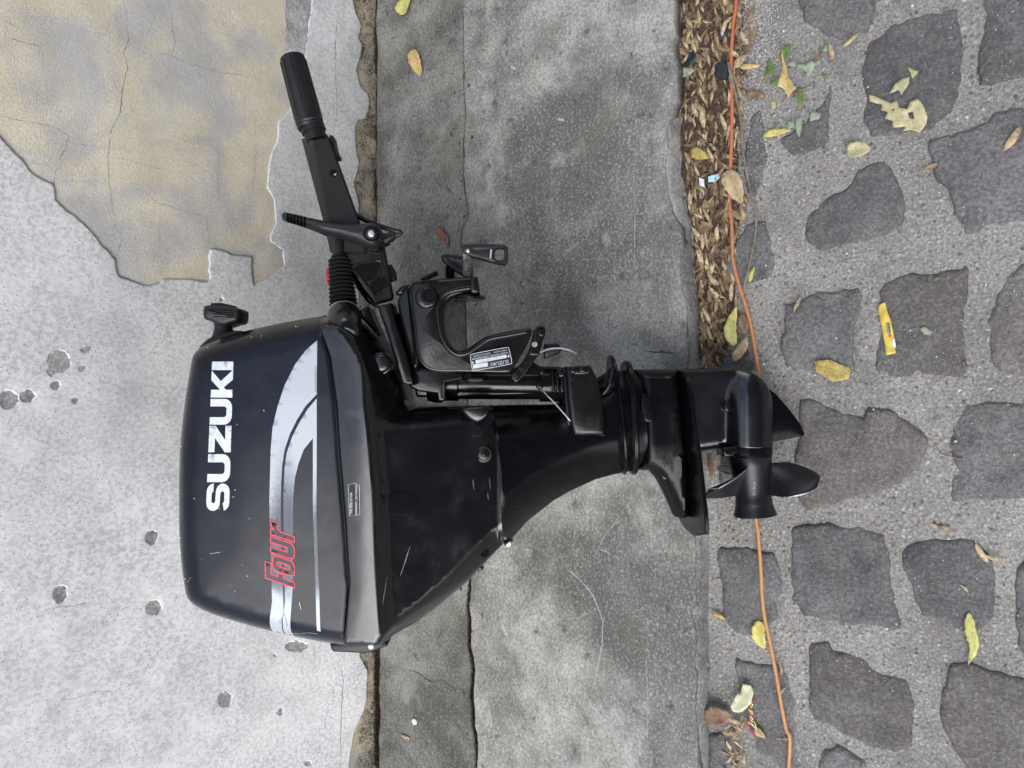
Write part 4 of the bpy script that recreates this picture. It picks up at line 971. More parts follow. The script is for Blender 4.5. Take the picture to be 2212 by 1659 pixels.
part('skeg', relief(resample(L2(sk), .006), sk_z, lambda P, d: -sk_z(P, d), grid=.01, rings=(.0015, .004, .01)), 'leg', sharp=45)
part('intake_screen', disc(1550 + 22, 878, 8, .018, .036, .004, 20, 13), 'cast'); part('oil_screw', disc(1655, 872, 7, .008, .022, .003, 18, 11), 'cast')
# propeller
prop = link('propeller', None, None, motor)
hx = 1627
MAT['prop'] = gloss('prop_paint', (.010, .011, .013), .33, .4, 300, .10, wear=.35)
part('hub', lathe(L(hx - 8, 983), L(hx + 4, 1112), [(0, .0345), (.03, .0355), (.15, .0345), (.35, .0315), (.6, .0295), (.74, .0295), (.76, .0305), (.8, .030), (.92, .0325), (.985, .0352), (1, .0352), (1, .031), (.93, .026)], 40), 'prop', prop, sharp=40)
H0 = Vector(L(hx - 2, 1036)); axd = (Vector(L(hx + 4, 1112)) - Vector(L(hx - 8, 983))).normalized()
e1 = Vector((1, 0, 0)); e1 = (e1 - axd * e1.dot(axd)).normalized(); e2 = axd.cross(e1)
if e2.z < 0: e2 = -e2
def blade(phi, R=.108):
    er = e1 * math.cos(phi) + e2 * math.sin(phi); et = -e1 * math.sin(phi) + e2 * math.cos(phi)
    nr, nc = 16, 12; V = []; 
    for side in (1, -1):
        for i in range(nr + 1):
            q = i / nr; r = .026 + (R - .026) * q
            c = .040 * (1 - (max(0, q - .35) / .652) ** 2.4) ** .5 * (.70 + .30 * min(1, q / .35)) if q < 1 else .0008
            P_ = math.atan2(.034, r)                     # pitch
            cdv = axd * math.sin(P_ + .12) + et * math.cos(P_ + .12)
            for j in range(nc + 1):
                s = (j / nc * 2 - 1)
                th = .0035 * (1 - q * .7) * (1 - s * s) ** .5
                nv = cdv.cross(er).normalized()
                p = H0 + er * r + cdv * (s * c) + axd * (.006 * q * q) + nv * (th * side + .006 * (1 - s * s) * q)
                V.append(tuple(p))
    m = (nr + 1) * (nc + 1); F = []
    for b0 in (0, m):
        for i in range(nr):
            for j in range(nc):
                a = b0 + i * (nc + 1) + j; q = (a, a + 1, a + nc + 2, a + nc + 1); F.append(q if b0 == 0 else q[::-1])
    for i in range(nr):
        for j in (0, nc):
            a = i * (nc + 1) + j; b = a + nc + 1; F.append((a, b, b + m, a + m))
    edge = [V[i * (nc + 1) + nc] for i in range(nr)] + [V[nr * (nc + 1) + nc // 2]]
    edge2 = [V[i * (nc + 1)] for i in range(nr)] + [V[nr * (nc + 1) + nc // 2]]
    return (V, F), edge, edge2
for ph in (26, 146, 266):
    (vf, e_, e2_) = blade(math.radians(ph)); bl = part('blade', vf, 'prop', prop, sharp=50)
    v, f = tube(e_[5:], .0013, 6); part('worn_edge', (v, f), 'worn', bl); v, f = tube(e2_[2:], .0011, 6); part('worn_edge', (v, f), 'worn', bl)
text('lettering', 'SOLAS', (1382.5 + 652 * .375, 540 + 1335 * .375), (0, 1), 30, 5, 'worn', prop, lambda a, b: .0318)

# --- swivel bracket, steering arm and clamp bracket
part('swivel_tube', lathe(L(925, 828, 0), L(1222, 830, 0), [(0, .030), (.06, .033), (.10, .033), (.11, .0295), (.22, .0295), (.23, .0265), (.8, .0265), (.81, .030), (.95, .030), (1, .027)], 32, 1.1), 'cast')
part('swivel_yoke', slab([(880, 800), (905, 792), (960, 800), (1000, 806), (1000, 820), (962, 826), (962, 866), (946, 868), (944, 850), (905, 846), (886, 838)], -.03, .058, .004), 'cast')
part('swivel_web', slab([(884, 640), (905, 700), (915, 760), (960, 790), (1090, 800), (1150, 780), (1190, 806), (1215, 800), (1222, 850), (1000, 858), (900, 858), (870, 760), (858, 680)], -.045, .024, .004), 'cast')
part('stop_block', slab(cr('b', [(850, 625), (1000, 618), (1004, 662), (880, 668), (850, 655)]), .03, .062, .003), 'plastic')
part('earth_bolt', disc(*cr('b', [(1520, 698)])[0], 8.5, .02, .056, .003, 16), 'cast')
sa = part('steering_arm', slab(cr('a', [(895, 930), (1020, 900), (1060, 1060), (1120, 1250), (1180, 1420), (1230, 1660), (1125, 1650), (1060, 1450), (990, 1200), (930, 1040)]), .02, .085, .004), 'cast')
part('mount_ear', slab(cr('a', [(700, 985), (800, 930), (840, 1040), (910, 1190), (900, 1210), (810, 1110), (735, 1030)]), .02, .09, .005), 'cast')
cb = [(886, 611), (915, 606), (1017, 598), (1031, 598), (1034, 628), (1017, 631), (976, 640), (962, 652), (956, 675), (960, 720), (970, 742), (980, 752), (991, 759), (1010, 754), (1029, 739), (1051, 724), (1141, 707), (1150, 712), (1146, 730), (1130, 760), (1112, 790), (1100, 808), (1089, 806), (1002, 804), (954, 804), (924, 799), (908, 786), (900, 770), (896, 746), (886, 652), (884, 630)]
cb_o = resample(L2(cb, .10), .005)
cin = segs_of(L2(cb[4:17], .10), False)
def cb_z(P, d):
    ri = segdist(P, cin)
    return .098 + .003 * (1 - (1 - np.clip(d / .003, 0, 1)) ** 2) + .006 * np.exp(-((ri - .006) / .004) ** 2) + .002 * np.exp(-((d - .004) / .002) ** 2)
cbs = jag(ccw(resample(smooth_poly(L2(cb, .10), 1), .004)), 0.)
clamp = part('clamp_bracket', loft([(cbs, .055), (cbs, .0955), (inset(cbs, .001), .0975), (inset(cbs, .0026), .0990), (inset(cbs, .0045), .0995)]), 'cast', sharp=50, label='near clamp bracket with the maker plate')
rb = [(963, 606), (1000, 603), (1020, 608)] ; rbp = [(1016, 622), (985, 627), (965, 633), (952, 645), (946, 668), (949, 700), (953, 722), (963, 744), (976, 759), (992, 766), (1012, 762), (1034, 747), (1056, 733), (1100, 724), (1136, 717)]
v, f = tube(resample(catmull([L(*q, .0985) for q in rbp], 6), .004, False), .0048, 10); part('rib', (v, f), 'cast', clamp)
lp = [(1012, 601), (960, 605), (915, 609), (893, 613), (888, 630), (891, 660), (897, 700), (901, 745), (906, 768), (914, 784), (928, 795), (955, 800), (1000, 800), (1086, 802)]
v, f = tube(resample(catmull([L(*q, .0985) for q in lp], 5), .004, False), .0020, 8); part('rim', (v, f), 'cast', clamp)
cbr = [(p[0] - 22, p[1] + 8) for p in cb]
v, f = slab(cbr, -.105, -.065, .003, wref=0.0); part('clamp_bracket', (v, f), 'cast', label='far clamp bracket, mostly hidden')
part('clamp_foot', slab([(1017, 597), (1031, 597), (1036, 632), (1020, 634), (1014, 626)], .05, .112, .004), 'cast')
# pivot hole with thick paint round it
pv = part('pivot_boss', disc(*cr('a', [(1345, 850)])[0], 25, .09, .112, .005, 26), 'cast'); c_ = cr('a', [(1372, 835)])[0]
part('pivot_ring', lathe(Vector(L(*c_, .105)), Vector(L(*c_, .119)), [(0, 12 * PXM), (0, 17 * PXM), (.8, 15.5 * PXM), (1, 14 * PXM), (1, 11.5 * PXM)], 26, caps=False), 'cast', pv); part('bore', disc(*c_, 11.8, .10, .1165, 0, 24), 'hole', pv)
# tilt strip with pin holes
ts = part('tilt_strip', slab(cr('b', [(1240, 610), (1300, 545), (1400, 420), (1440, 310), (1470, 150), (1560, 140), (1580, 215), (1545, 290), (1530, 370), (1460, 490), (1380, 600), (1310, 672), (1285, 670)]), .05, .088, .003, sm=1), 'cast')
for q in [(1472, 318), (1400, 455), (1368, 518), (1325, 582)]: part('pin_hole', disc(*cr('b', [q])[0], 5.8, .08, .0888, 0, 16), 'hole' if q[1] > 320 else 'worn', ts)
part('tilt_bolt', disc(*cr('b', [(1533, 213)])[0], 8, .08, .094, .002, 6), 'cast', ts)
part('tilt_pin', slab(cr('b', [(1560, 310), (1690, 305), (1725, 360), (1700, 400), (1600, 430), (1560, 450)]), .0, .035, .004), 'plastic')
part('pin_block', slab(cr('b', [(1410, 380), (1500, 350), (1520, 400), (1500, 425), (1430, 420)]), .08, .10, .003), 'cast')
v, f = tube(catmull([L(*p, .04) for p in cr('b', [(1520, 390), (1600, 360), (1700, 352), (1790, 370), (1860, 405)])], 5), .0016, 6); part('nylon_tie', (v, f), 'chalk' if False else 'greyring')
# maker's plate
q = cr('a', [(1752, 1384), (1764, 1374), (2098, 1310), (2110, 1318), (2140, 1455), (2130, 1466), (1785, 1530), (1772, 1522)]); npz = .1045
mp = part('maker_plate', slab(q, .10, npz, .0006), 'plate')
v, f = ribbon(smooth_poly(q, 1), 1.1, closed=True); part('plate_border', ([L(a[0], a[1], npz + .0004) for a in v], f), 'silver', mp)
zf_ = lambda a, b: npz + .0005
A_ = lambda x, y: cr('a', [(x, y)])[0]; dr = (-(2110 - 1764), (1374 - 1310))
text('lettering', 'SUZUKI', A_(2104, 1426), dr, 39, 7.2, 'silver', mp, zf_)
text('lettering', 'SUZUKI MOTOR CORPORATION', A_(2100, 1352), dr, 78, 4.2, 'silver', mp, zf_)
text('lettering', 'MADE IN JAPAN', A_(2088, 1328), dr, 29, 3.4, 'silver', mp, zf_); text('lettering', 'FABRIQUE AU JAPON', A_(1940, 1356), dr, 38, 3.4, 'silver', mp, zf_)
for q in ([(1800, 1432), (2086, 1380), (2092, 1408), (1806, 1462)], [(1776, 1472), (1912, 1450), (1918, 1486), (1783, 1508)]): part('number_field', slab(cr('a', q), npz, npz + .0006, 0), 'silver', mp)
for q in [(2108, 1390), (1776, 1450)]: part('rivet', disc(*cr('a', [q])[0], 2.6, npz, npz + .0014, .0006, 12), 'steel', mp)
text('lettering', '01501-132164', A_(2060, 1392), dr, 52, 4., 'greyring', mp, lambda a, b: npz + .0011)

# --- clamp screws
def clamp_screw(cx, y0, y1, w_, handle, holep, padx, lab, slot, mat):
    r = link('clamp_screw', None, None, motor, label=lab)
    n = 26; path = [L(cx, y0 + (y1 - y0) * i / n, w_) for i in range(n + 1)]
    v, f = tube(path, [(.0088 if i % 2 else .0075) for i in range(n + 1)], 14); part('thread', (v, f), mat, r, sharp=60)
    h_o = resample(smooth_poly(L2(handle, w_), 1), .004); hol = [resample(smooth_poly(L2(holep, w_), 1), .004)] if holep else []
    part('handle', relief(h_o, lambda P, d: w_ + .007 + .003 * (1 - (1 - np.clip(d / .004, 0, 1)) ** 2) - .0022 * (np.clip((d - .007) / .002, 0, 1)), lambda P, d: np.full(len(P), w_ - .008), holes=hol, grid=.005, rings=(.0015, .004)), 'plastic', r, sharp=50)
    part('pad', lathe(L(cx + padx, y1 + 36, w_), L(cx + padx, y1 + 48, w_), [(0, .010), (.3, .022), (.7, .025), (1, .022)], 28), 'cast', r)
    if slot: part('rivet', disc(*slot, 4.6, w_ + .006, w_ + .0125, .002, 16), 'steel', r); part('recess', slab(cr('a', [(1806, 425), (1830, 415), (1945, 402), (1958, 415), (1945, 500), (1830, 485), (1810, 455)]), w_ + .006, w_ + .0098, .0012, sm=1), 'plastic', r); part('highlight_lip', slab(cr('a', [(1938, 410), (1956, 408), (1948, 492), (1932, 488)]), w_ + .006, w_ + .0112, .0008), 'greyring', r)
clamp_screw(1011, 560, 600, .085, cr('a', [(1675, 400), (1690, 375), (1730, 368), (1900, 366), (2060, 372), (2100, 390), (2105, 420), (2096, 540), (2080, 556), (2030, 552), (1850, 505), (1720, 470), (1680, 440)]), cr('a', [(1978, 415), (2000, 402), (2060, 405), (2070, 420), (2068, 510), (2050, 526), (1995, 515), (1976, 495)]), 5, 'near clamp screw with folding handle', cr('a', [(1732, 420)])[0], 'thread')
part('screw_eye', slab(cr('a', [(1668, 385), (1700, 368), (1720, 440), (1770, 480), (1772, 540), (1690, 545), (1680, 470)]), .078, .092, .003, sm=1), 'thread')
clamp_screw(972, 575, 606, -.05, cr('a', [(1488, 480), (1500, 462), (1540, 455), (1640, 470), (1720, 490), (1730, 640), (1700, 655), (1600, 610), (1520, 540), (1492, 515)]), None, 8, 'far clamp screw, dark, half hidden', None, 'cast')
part('tilt_lever', slab(cr('a', [(1282, 668), (1440, 600), (1452, 625), (1300, 695)]), .0, .03, .004), 'plastic')
part('pivot_nut', slab(cr('a', [(1060, 800), (1120, 740), (1180, 725), (1190, 800), (1130, 830), (1070, 825)]), .02, .07, .005), 'cast')
part('swivel_head', slab(cr('a', [(1070, 850), (1200, 700), (1240, 900), (1260, 1250), (1300, 1450), (1230, 1560), (1150, 1250), (1090, 1000)]), -.03, .075, .008, sm=1), 'cast')

# --- tiller: bracket, arm, grip, shift lever, bellows
fr = L2(cr('a', [(592, 340), (640, 328), (955, 350), (965, 400), (1045, 840), (1030, 875), (885, 915), (600, 520)]), .055); bk = [(p[0] * 1.0, p[1]) for p in L2(cr('a', [(600, 345), (640, 335), (948, 355), (958, 402), (1035, 838), (1022, 870), (880, 905), (610, 520)]), .0)]
tb = part('tiller_bracket', loft([(ccw(bk), -.02), (ccw(fr), .05), (inset(ccw(fr), .003), .055)]), 'cast', sharp=30)
rec = cr('a', [(650, 560), (880, 515), (925, 515), (935, 560), (905, 650), (870, 680), (785, 705), (760, 690)])
part('recess', slab(rec, .05, .0562, .0008, sm=1), 'hole', tb)
v, f = tube([L(p[0], p[1], .0565) for p in cr('a', [(650, 560), (700, 545), (880, 515), (925, 515), (936, 560), (905, 650), (870, 680), (785, 705), (890, 840)])], .0014, 6); part('rim', (v, f), 'greyring' if False else 'cast', tb)
part('recess', slab(cr('a', [(800, 735), (960, 640), (985, 740), (900, 835)]), .05, .0558, .0006, sm=1), 'hole', tb)
part('bracket_strut', slab(cr('a', [(590, 520), (690, 640), (740, 740), (870, 900), (860, 935), (800, 900), (700, 770), (640, 640), (590, 560)]), -.015, .03, .004), 'cast')
red_ = part('stop_button', lathe(L(*cr('a', [(690, 640)])[0], .008), L(*cr('a', [(440, 668)])[0], .008), [(0, .013), (.6, .014), (.62, .0165), (.9, .0165), (.98, .014), (1, .010)], 24), 'redcap', label='red stop button')
f1 = L2(cr(1, [(1790, 800), (1890, 783), (2068, 1275), (2110, 1460), (1960, 1460), (1893, 1290)]), .062); f0 = L2(cr(1, [(1752, 818), (1895, 790), (2072, 1278), (2112, 1460), (1915, 1460), (1880, 1300)]), .012)
arm_ = part('tiller_arm', loft([(ccw(f0), .005), (ccw(f0), .028), (ccw(f1), .056), (inset(ccw(f1), .0025), .0585)]), 'arm', sharp=25)
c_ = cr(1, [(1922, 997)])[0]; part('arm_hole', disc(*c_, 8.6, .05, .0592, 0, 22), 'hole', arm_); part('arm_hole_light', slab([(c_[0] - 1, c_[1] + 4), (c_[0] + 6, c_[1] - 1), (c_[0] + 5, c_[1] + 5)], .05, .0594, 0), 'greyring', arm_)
part('arm_clip', slab(cr(1, [(1893, 776), (1915, 778), (1935, 880), (1948, 882), (1944, 900), (1925, 900)]), .02, .05, .002), 'plastic')
part('tiller_tube', lathe(L(*cr(1, [(1790, 700)])[0], .035), L(*cr(1, [(1825, 812)])[0], .035), [(0, .0185), (.3, .0185), (.32, .020), (.55, .020), (.57, .0175), (1, .0175)], 28), 'plastic')
gA, gB = Vector(L(*cr(1, [(1681, 322)])[0], .035)), Vector(L(*cr(1, [(1792, 738)])[0], .035))
grip = part('tiller_grip', lathe(gA, gB, [(0, .012), (.008, .0165), (.03, .0198), (.08, .0205), (.5, .0215), (.86, .0225), (.93, .0222), (.95, .0205), (.965, .0222), (1, .021)], 36), 'rubber', sharp=30)
axg = (gB - gA).normalized(); xg = axg.cross(Vector((0, 0, 1))).normalized(); yg = axg.cross(xg)
for k_ in range(10):
    a = 2 * math.pi * k_ / 10 + .3; dv = xg * math.cos(a) + yg * math.sin(a)
    v, f = tube([gA + (gB - gA) * t + dv * (.0207 + .0017 * t) for t in (.07, .4, .86)], .0010, 6); part('rib', (v, f), 'rubber', grip)
lv = cr('a', [(8, 95), (12, 68), (35, 58), (130, 78), (240, 105), (380, 135), (520, 160), (660, 168), (780, 165), (850, 158), (900, 180), (925, 230), (930, 280), (920, 345), (890, 388), (850, 402), (800, 390), (700, 345), (560, 300), (400, 268), (300, 225), (220, 195), (100, 155), (12, 128)])
lv_o = resample(L2(lv, .085), .004)
lever = part('shift_lever', relief(lv_o, lambda P, d: .080 + .012 * (1 - (1 - np.clip(d / .013, 0, 1)) ** 2), lambda P, d: np.full(len(P), .064), grid=.006, rings=(.0012, .003, .006, .01)), 'rubber', sharp=40)
for k_ in range(6):
    x = 62 + k_ * 31; part('groove', slab(cr('a', [(x, 72 + k_ * 6), (x + 7, 73 + k_ * 6), (x + 4, 150 + k_ * 9), (x - 3, 149 + k_ * 9)]), .080, .0935, .0005), 'hole', lever)
c_ = cr('a', [(838, 262)])[0]; part('socket', disc(*c_, 17, .085, .0936, .001, 26), 'hole', lever); part('washer', disc(*c_, 12, .09, .0955, .001, 24), 'plastic', lever); part('bolt', disc(*c_, 8.3, .093, .101, .0018, 6), 'steel', lever)
bA, bB = Vector(L(*cr('a', [(545, 468)])[0], .058)), Vector(L(*cr('a', [(592, 985)])[0], .075)); prof = []
nb = 13
for k_ in range(nb):
    t0 = .06 + .92 * k_ / nb; r = .0175 + .0048 * k_ / nb; dt = .92 / nb
    prof += [(t0, r * .62), (t0 + dt * .22, r * .92), (t0 + dt * .45, r * 1.04), (t0 + dt * .66, r * .93), (t0 + dt * .88, r * .64)]
bel = part('bellows', lathe(bA, bB, [(0, .0125), (.04, .0135), (.05, .0125)] + prof + [(1, .02)], 32), 'rubber', sharp=45)
part('shift_rod', lathe(L(*cr('a', [(540, 310)])[0], .058), L(*cr('a', [(546, 480)])[0], .058), [(0, .004), (.06, .0065), (.15, .0082), (.8, .0088), (1, .010)], 22), 'rubber')
part('collar_ring', lathe(L(*cr('a', [(590, 975)])[0], .078), L(*cr('a', [(592, 1030)])[0], .085), [(0, .0235), (.5, .0240), (1, .0240)], 32), 'greyring')
part('boot_socket', lathe(L(*cr('a', [(593, 1022)])[0], .088), L(*cr('a', [(597, 1225)])[0], .143), [(0, .0255), (.2, .0262), (.8, .0265), (.95, .022), (1, .016)], 32), 'tray')
# control cables behind the lever
v, f = tube(catmull([L(*p, w_) for p, w_ in zip(cr('a', [(700, 90), (790, 140), (920, 195), (1060, 238), (1100, 245), (1105, 265), (1040, 290), (960, 330), (900, 350)]), (.02, .03, .03, .03, .03, .03, .03, .03, .02))], 5), .0042, 8); part('cable', (v, f), 'rubber')
part('cable_end', lathe(L(*cr('a', [(1060, 275)])[0], .03), L(*cr('a', [(945, 335)])[0], .03), [(0, .006), (.3, .0085), (.6, .0085), (.61, .011), (1, .011)], 14), 'rubber')
v, f = tube([L(*p, .03) for p in cr('a', [(1000, 560), (1030, 640), (1050, 700)])], [.006, .0085, .006], 10); part('spring_end', (v, f), 'rubber')

# ------------------------------------------------------------------ litter on the street
random.seed(21)
def tag(o, label, cat, group=None):
    o['label'] = label; o['category'] = cat
    if group: o['group'] = group
    return o
LM = {'yellow': leaf_mat('leaf_yellow', (.50, .42, .06), (.62, .54, .12), (.20, .13, .03), .5), 'ygreen': leaf_mat('leaf_yellow_green', (.42, .43, .08), (.56, .52, .14), (.16, .14, .03), .7, 70),
      'tan': leaf_mat('leaf_tan', (.36, .25, .12), (.50, .38, .20), (.16, .09, .04), .6), 'brown': leaf_mat('leaf_brown', (.16, .09, .045), (.26, .16, .09), (.06, .03, .015), .6), 'rust': leaf_mat('leaf_rust', (.20, .075, .04), (.30, .13, .07), (.07, .03, .02), .5),
      'green': leaf_mat('leaf_green', (.10, .17, .035), (.17, .25, .05), (.05, .08, .02), .5), 'sage': leaf_mat('leaf_sage', (.22, .28, .18), (.32, .37, .26), (.14, .17, .10), .4), 'straw': leaf_mat('leaf_straw', (.40, .36, .17), (.52, .47, .25), (.20, .15, .06), .6, 90),
      'pale': leaf_mat('leaf_pale', (.52, .52, .28), (.62, .60, .38), (.30, .26, .12), .4), 'mottle': leaf_mat('leaf_mottled', (.34, .24, .04), (.50, .40, .07), (.10, .06, .02), .85, 110), 'orange': leaf_mat('leaf_orange', (.50, .33, .08), (.58, .44, .16), (.22, .11, .03), .6)}
def leaf_outline(p, wpx, asym=.0):
    """leaf shape along a bent centre line p (picture px), half width wpx"""
    c = catmull(p, 6); n = len(c); left, right = [], []
    for i, q in enumerate(c):
        a = np.array(c[max(i - 1, 0)]); b = np.array(c[min(i + 1, n - 1)]); t = b - a; t /= max(np.linalg.norm(t), 1e-6); nn = np.array((-t[1], t[0])); s = i / (n - 1)
        w_ = wpx * (math.sin(math.pi * min(1, s * 1.02) ** .8) ** .8 + .03) * (1 + .10 * math.sin(i * 2.3))
        left.append(tuple(np.array(q) + nn * w_ * (1 + asym))); right.append(tuple(np.array(q) - nn * w_ * (1 - asym)))
    return left + right[::-1], c
def leaf(label, i, line, w_, mat, z0, name='leaf', poly=None, curl=.28, seed=0, cat='leaf', rough=.007, holes=(), group=None, rib=True):
    ln = cr(i, line)
    if poly is None: pl, c = leaf_outline(ln, w_ * .375 if i in OXY else w_ * .11719)
    else: pl = cr(i, poly); c = catmull(ln, 5)
    g = gp(pl, z0); cl = np.array(gp(c, z0)); ctr = np.mean(np.array(g), 0)
    o = resample(jag(resample(g, .004), .0009, 160, seed + .5), .0035); hs = [resample(gp(cr(i, h_), z0), .003) for h_ in holes]
    csegs = segs_of([tuple(x) for x in cl], False)
    def zf(P, d):
        e = segdist(P, csegs); return z0 + .0016 + curl * e + rough * (nz(P, 28, seed, 2) * .5 + .25) + .0009 * nz(P, 120, seed + 2, 2)
    V, F = relief([(a[0] - ctr[0], a[1] - ctr[1]) for a in o], lambda P, d: zf(P + ctr, d) - z0, lambda P, d: zf(P + ctr, d) - z0 - .0005, holes=[[(a[0] - ctr[0], a[1] - ctr[1]) for a in h_] for h_ in hs], grid=.005)
    ob = link(name, mesh(V, F, sharp=0), LM[mat]); ob.location = (ctr[0], ctr[1], z0); tag(ob, label, cat, group)
    if rib:
        q = np.array(resample([tuple(x) for x in cl], .004, False)); h = zf(q, None) + .0004
        v, f = tube([(a[0] - ctr[0], a[1] - ctr[1], b - z0) for a, b in zip(q, h)], .0006, 5); link('midrib', mesh(v, f), LM[mat], ob)
    return ob
RZ = ROADZ + .006
leaf('yellow green oval leaf on dark paving at the top edge of the picture', 2, [(470, 88), (490, 40), (530, -30)], 34, 'ygreen', .002, seed=1)
leaf('yellow tan pointed leaf lying on the dark paving strip', 2, [(545, 285), (560, 360), (585, 445)], 32, 'orange', .002, seed=2, curl=.4)
leaf('curled rust brown leaf on paving near the clamp screw', 2, [(715, 1308), (700, 1340), (735, 1375), (740, 1430)], 20, 'rust', .002, seed=3, curl=.6, rough=.012)
leaf('large torn straw coloured leaf full of holes on cobblestone', 3, [(1612, 768), (1540, 690), (1450, 620), (1325, 560)], 0, 'straw', RZ, seed=4, rough=.006, poly=[(1612, 768), (1560, 752), (1515, 762), (1530, 735), (1465, 745), (1460, 705), (1415, 690), (1430, 650), (1390, 640), (1395, 605), (1325, 590), (1320, 550), (1370, 565), (1450, 600), (1480, 580), (1495, 620), (1540, 640), (1560, 595), (1605, 582), (1640, 620), (1658, 680), (1650, 720)], holes=[[(1545, 655), (1575, 650), (1580, 690), (1555, 685)], [(1450, 632), (1468, 630), (1465, 645)]])
leaf('torn straw coloured leaf scrap above the large holed leaf', 3, [(1440, 545), (1500, 490), (1552, 450)], 0, 'straw', RZ, 'leaf_scrap', seed=5, poly=[(1437, 545), (1470, 490), (1500, 470), (1515, 455), (1555, 448), (1550, 490), (1530, 520), (1510, 555), (1490, 525)])
leaf('small triangular straw leaf scrap, topmost on the large cobblestone', 3, [(1570, 450), (1590, 400)], 0, 'straw', RZ, 'leaf_scrap', seed=6, poly=[(1540, 392), (1605, 412), (1598, 435), (1568, 455), (1558, 420)], rib=False)
leaf('slim bright yellow leaf pointing at the thin grey stem', 3, [(714, 782), (790, 765), (874, 750)], 20, 'yellow', RZ, seed=7)
leaf('crumpled tan leaf between two cobblestones', 3, [(1195, 890), (1265, 870), (1335, 865)], 44, 'straw', RZ, seed=8, rough=.02, curl=.5)
leaf('long curled yellow leaf with brown edges among green scraps', 3, [(825, 290), (830, 390), (850, 480), (870, 560)], 0, 'orange', RZ, seed=9, rough=.014, curl=.5, poly=[(822, 295), (835, 360), (848, 385), (855, 440), (905, 520), (880, 540), (860, 570), (835, 520), (800, 500), (815, 440), (818, 370)])
leaf('green leaf half, left of the curled yellow leaf', 3, [(712, 480), (745, 340)], 0, 'green', RZ, seed=10, poly=[(742, 340), (795, 405), (770, 430), (730, 455), (710, 480), (722, 430)], rib=False)
leaf('green leaf half behind the tip of the curled yellow leaf', 3, [(800, 345), (870, 262)], 0, 'green', RZ, seed=11, poly=[(835, 268), (876, 258), (868, 310), (855, 350), (800, 345), (812, 310)], rib=False)
leaf('dark green leaf end under the curled yellow leaf', 3, [(750, 490), (815, 450)], 0, 'green', RZ, seed=12, poly=[(748, 480), (785, 460), (815, 440), (810, 480), (780, 495), (755, 492)], rib=False)
for k_, (pl, lab) in enumerate((([(905, 370), (950, 375), (1000, 355), (1015, 375), (985, 430), (965, 440), (950, 405), (915, 395)], 'largest pale green scrap right of the curled yellow leaf'), ([(860, 360), (890, 350), (900, 385), (870, 390)], 'pale green scrap touching the curled yellow leaf'),
        ([(1070, 250), (1090, 265), (1085, 300), (1055, 300)], 'pale green scrap farthest from the kerb near the top seeds'), ([(895, 690), (938, 675), (935, 740), (925, 800), (905, 770)], 'long pale green scrap beside the slim yellow leaf'), ([(850, 700), (890, 705), (895, 735), (860, 750)], 'pale green scrap above the slim yellow leaf tip'),
        ([(975, 670), (1000, 645), (1045, 655), (1035, 690), (985, 705)], 'pale green scrap on the small broken cobblestone'), ([(910, 510), (930, 505), (950, 580), (915, 620)], 'dark green scrap below the curled yellow leaf'), ([(1050, 430), (1080, 425), (1070, 475)], 'little green scrap right of the largest pale scrap'), ([(1065, 870), (1095, 868), (1098, 888), (1075, 892)], 'tiny square green scrap left of the crumpled tan leaf'), ([(750, 590), (780, 580), (790, 625), (765, 630)], 'small yellowish scrap near the grey stem'), ([(795, 675), (820, 685), (828, 705), (805, 705)], 'tiny pale scrap above the slim yellow leaf'))):
    leaf(lab, 3, [pl[0], pl[len(pl) // 2]], 0, 'green' if 'dark' in lab or 'little' in lab else ('straw' if 'yellowish' in lab else 'sage'), RZ, 'leaf_scrap', poly=pl, seed=20 + k_, rib=False, cat='leaf scrap', group='torn green leaf scraps on the cobbles')
leaf('grey green leaf in the seed litter against the kerb', 3, [(228, 432), (265, 420), (312, 405)], 26, 'sage', RZ + .008, seed=31)
leaf('big dry tan leaf lying across the orange cable', 3, [(505, 985), (545, 1070), (590, 1175)], 54, 'tan', RZ + .010, seed=32, curl=.2, rough=.008)
leaf('dry brown leaf scrap right of the orange cable near the top', 3, [(550, 395), (580, 355), (615, 325)], 22, 'tan', RZ, seed=33, rough=.01)
leaf('ochre curled leaf right of the black rubber flap', 3, [(580, 395), (635, 390), (695, 378)], 17, 'orange', RZ, seed=34, curl=.7)
leaf('brown folded leaf right of the grey stem', 3, [(615, 575), (670, 550), (725, 555)], 27, 'brown', RZ, seed=35, curl=.6)
leaf('olive round leaf in the lower seed litter', 3, [(300, 870), (340, 890), (400, 915)], 34, 'mottle', RZ + .008, seed=36)
leaf('long green and yellow leaf beside the orange cable above the motor', 6, [(545, 550), (525, 450), (560, 330)], 34, 'ygreen', RZ + .010, seed=37)
leaf('pointed tan leaf under the orange cable above the motor', 6, [(542, 638), (590, 570), (625, 500)], 28, 'tan', RZ + .004, seed=38)
leaf('brown leaf behind the long green and yellow leaf', 6, [(590, 370), (600, 430), (610, 490)], 28, 'brown', RZ + .004, seed=39)
leaf('small yellow green leaf right of the grey stem end', 6, [(635, 185), (645, 140), (662, 100)], 15, 'ygreen', RZ, seed=40)
leaf('small green leaf tip on the brown cobblestone', 6, [(1695, 180), (1742, 155)], 0, 'green', RZ, seed=41, poly=[(1695, 180), (1710, 155), (1742, 158), (1720, 172)], rib=False)
leaf('pale green scrap beside the yellow wrapper', 6, [(1612, 460), (1690, 480)], 0, 'sage', RZ, 'leaf_scrap', seed=42, cat='leaf scrap', poly=[(1612, 455), (1640, 440), (1660, 455), (1690, 475), (1672, 490), (1640, 485)], rib=False)
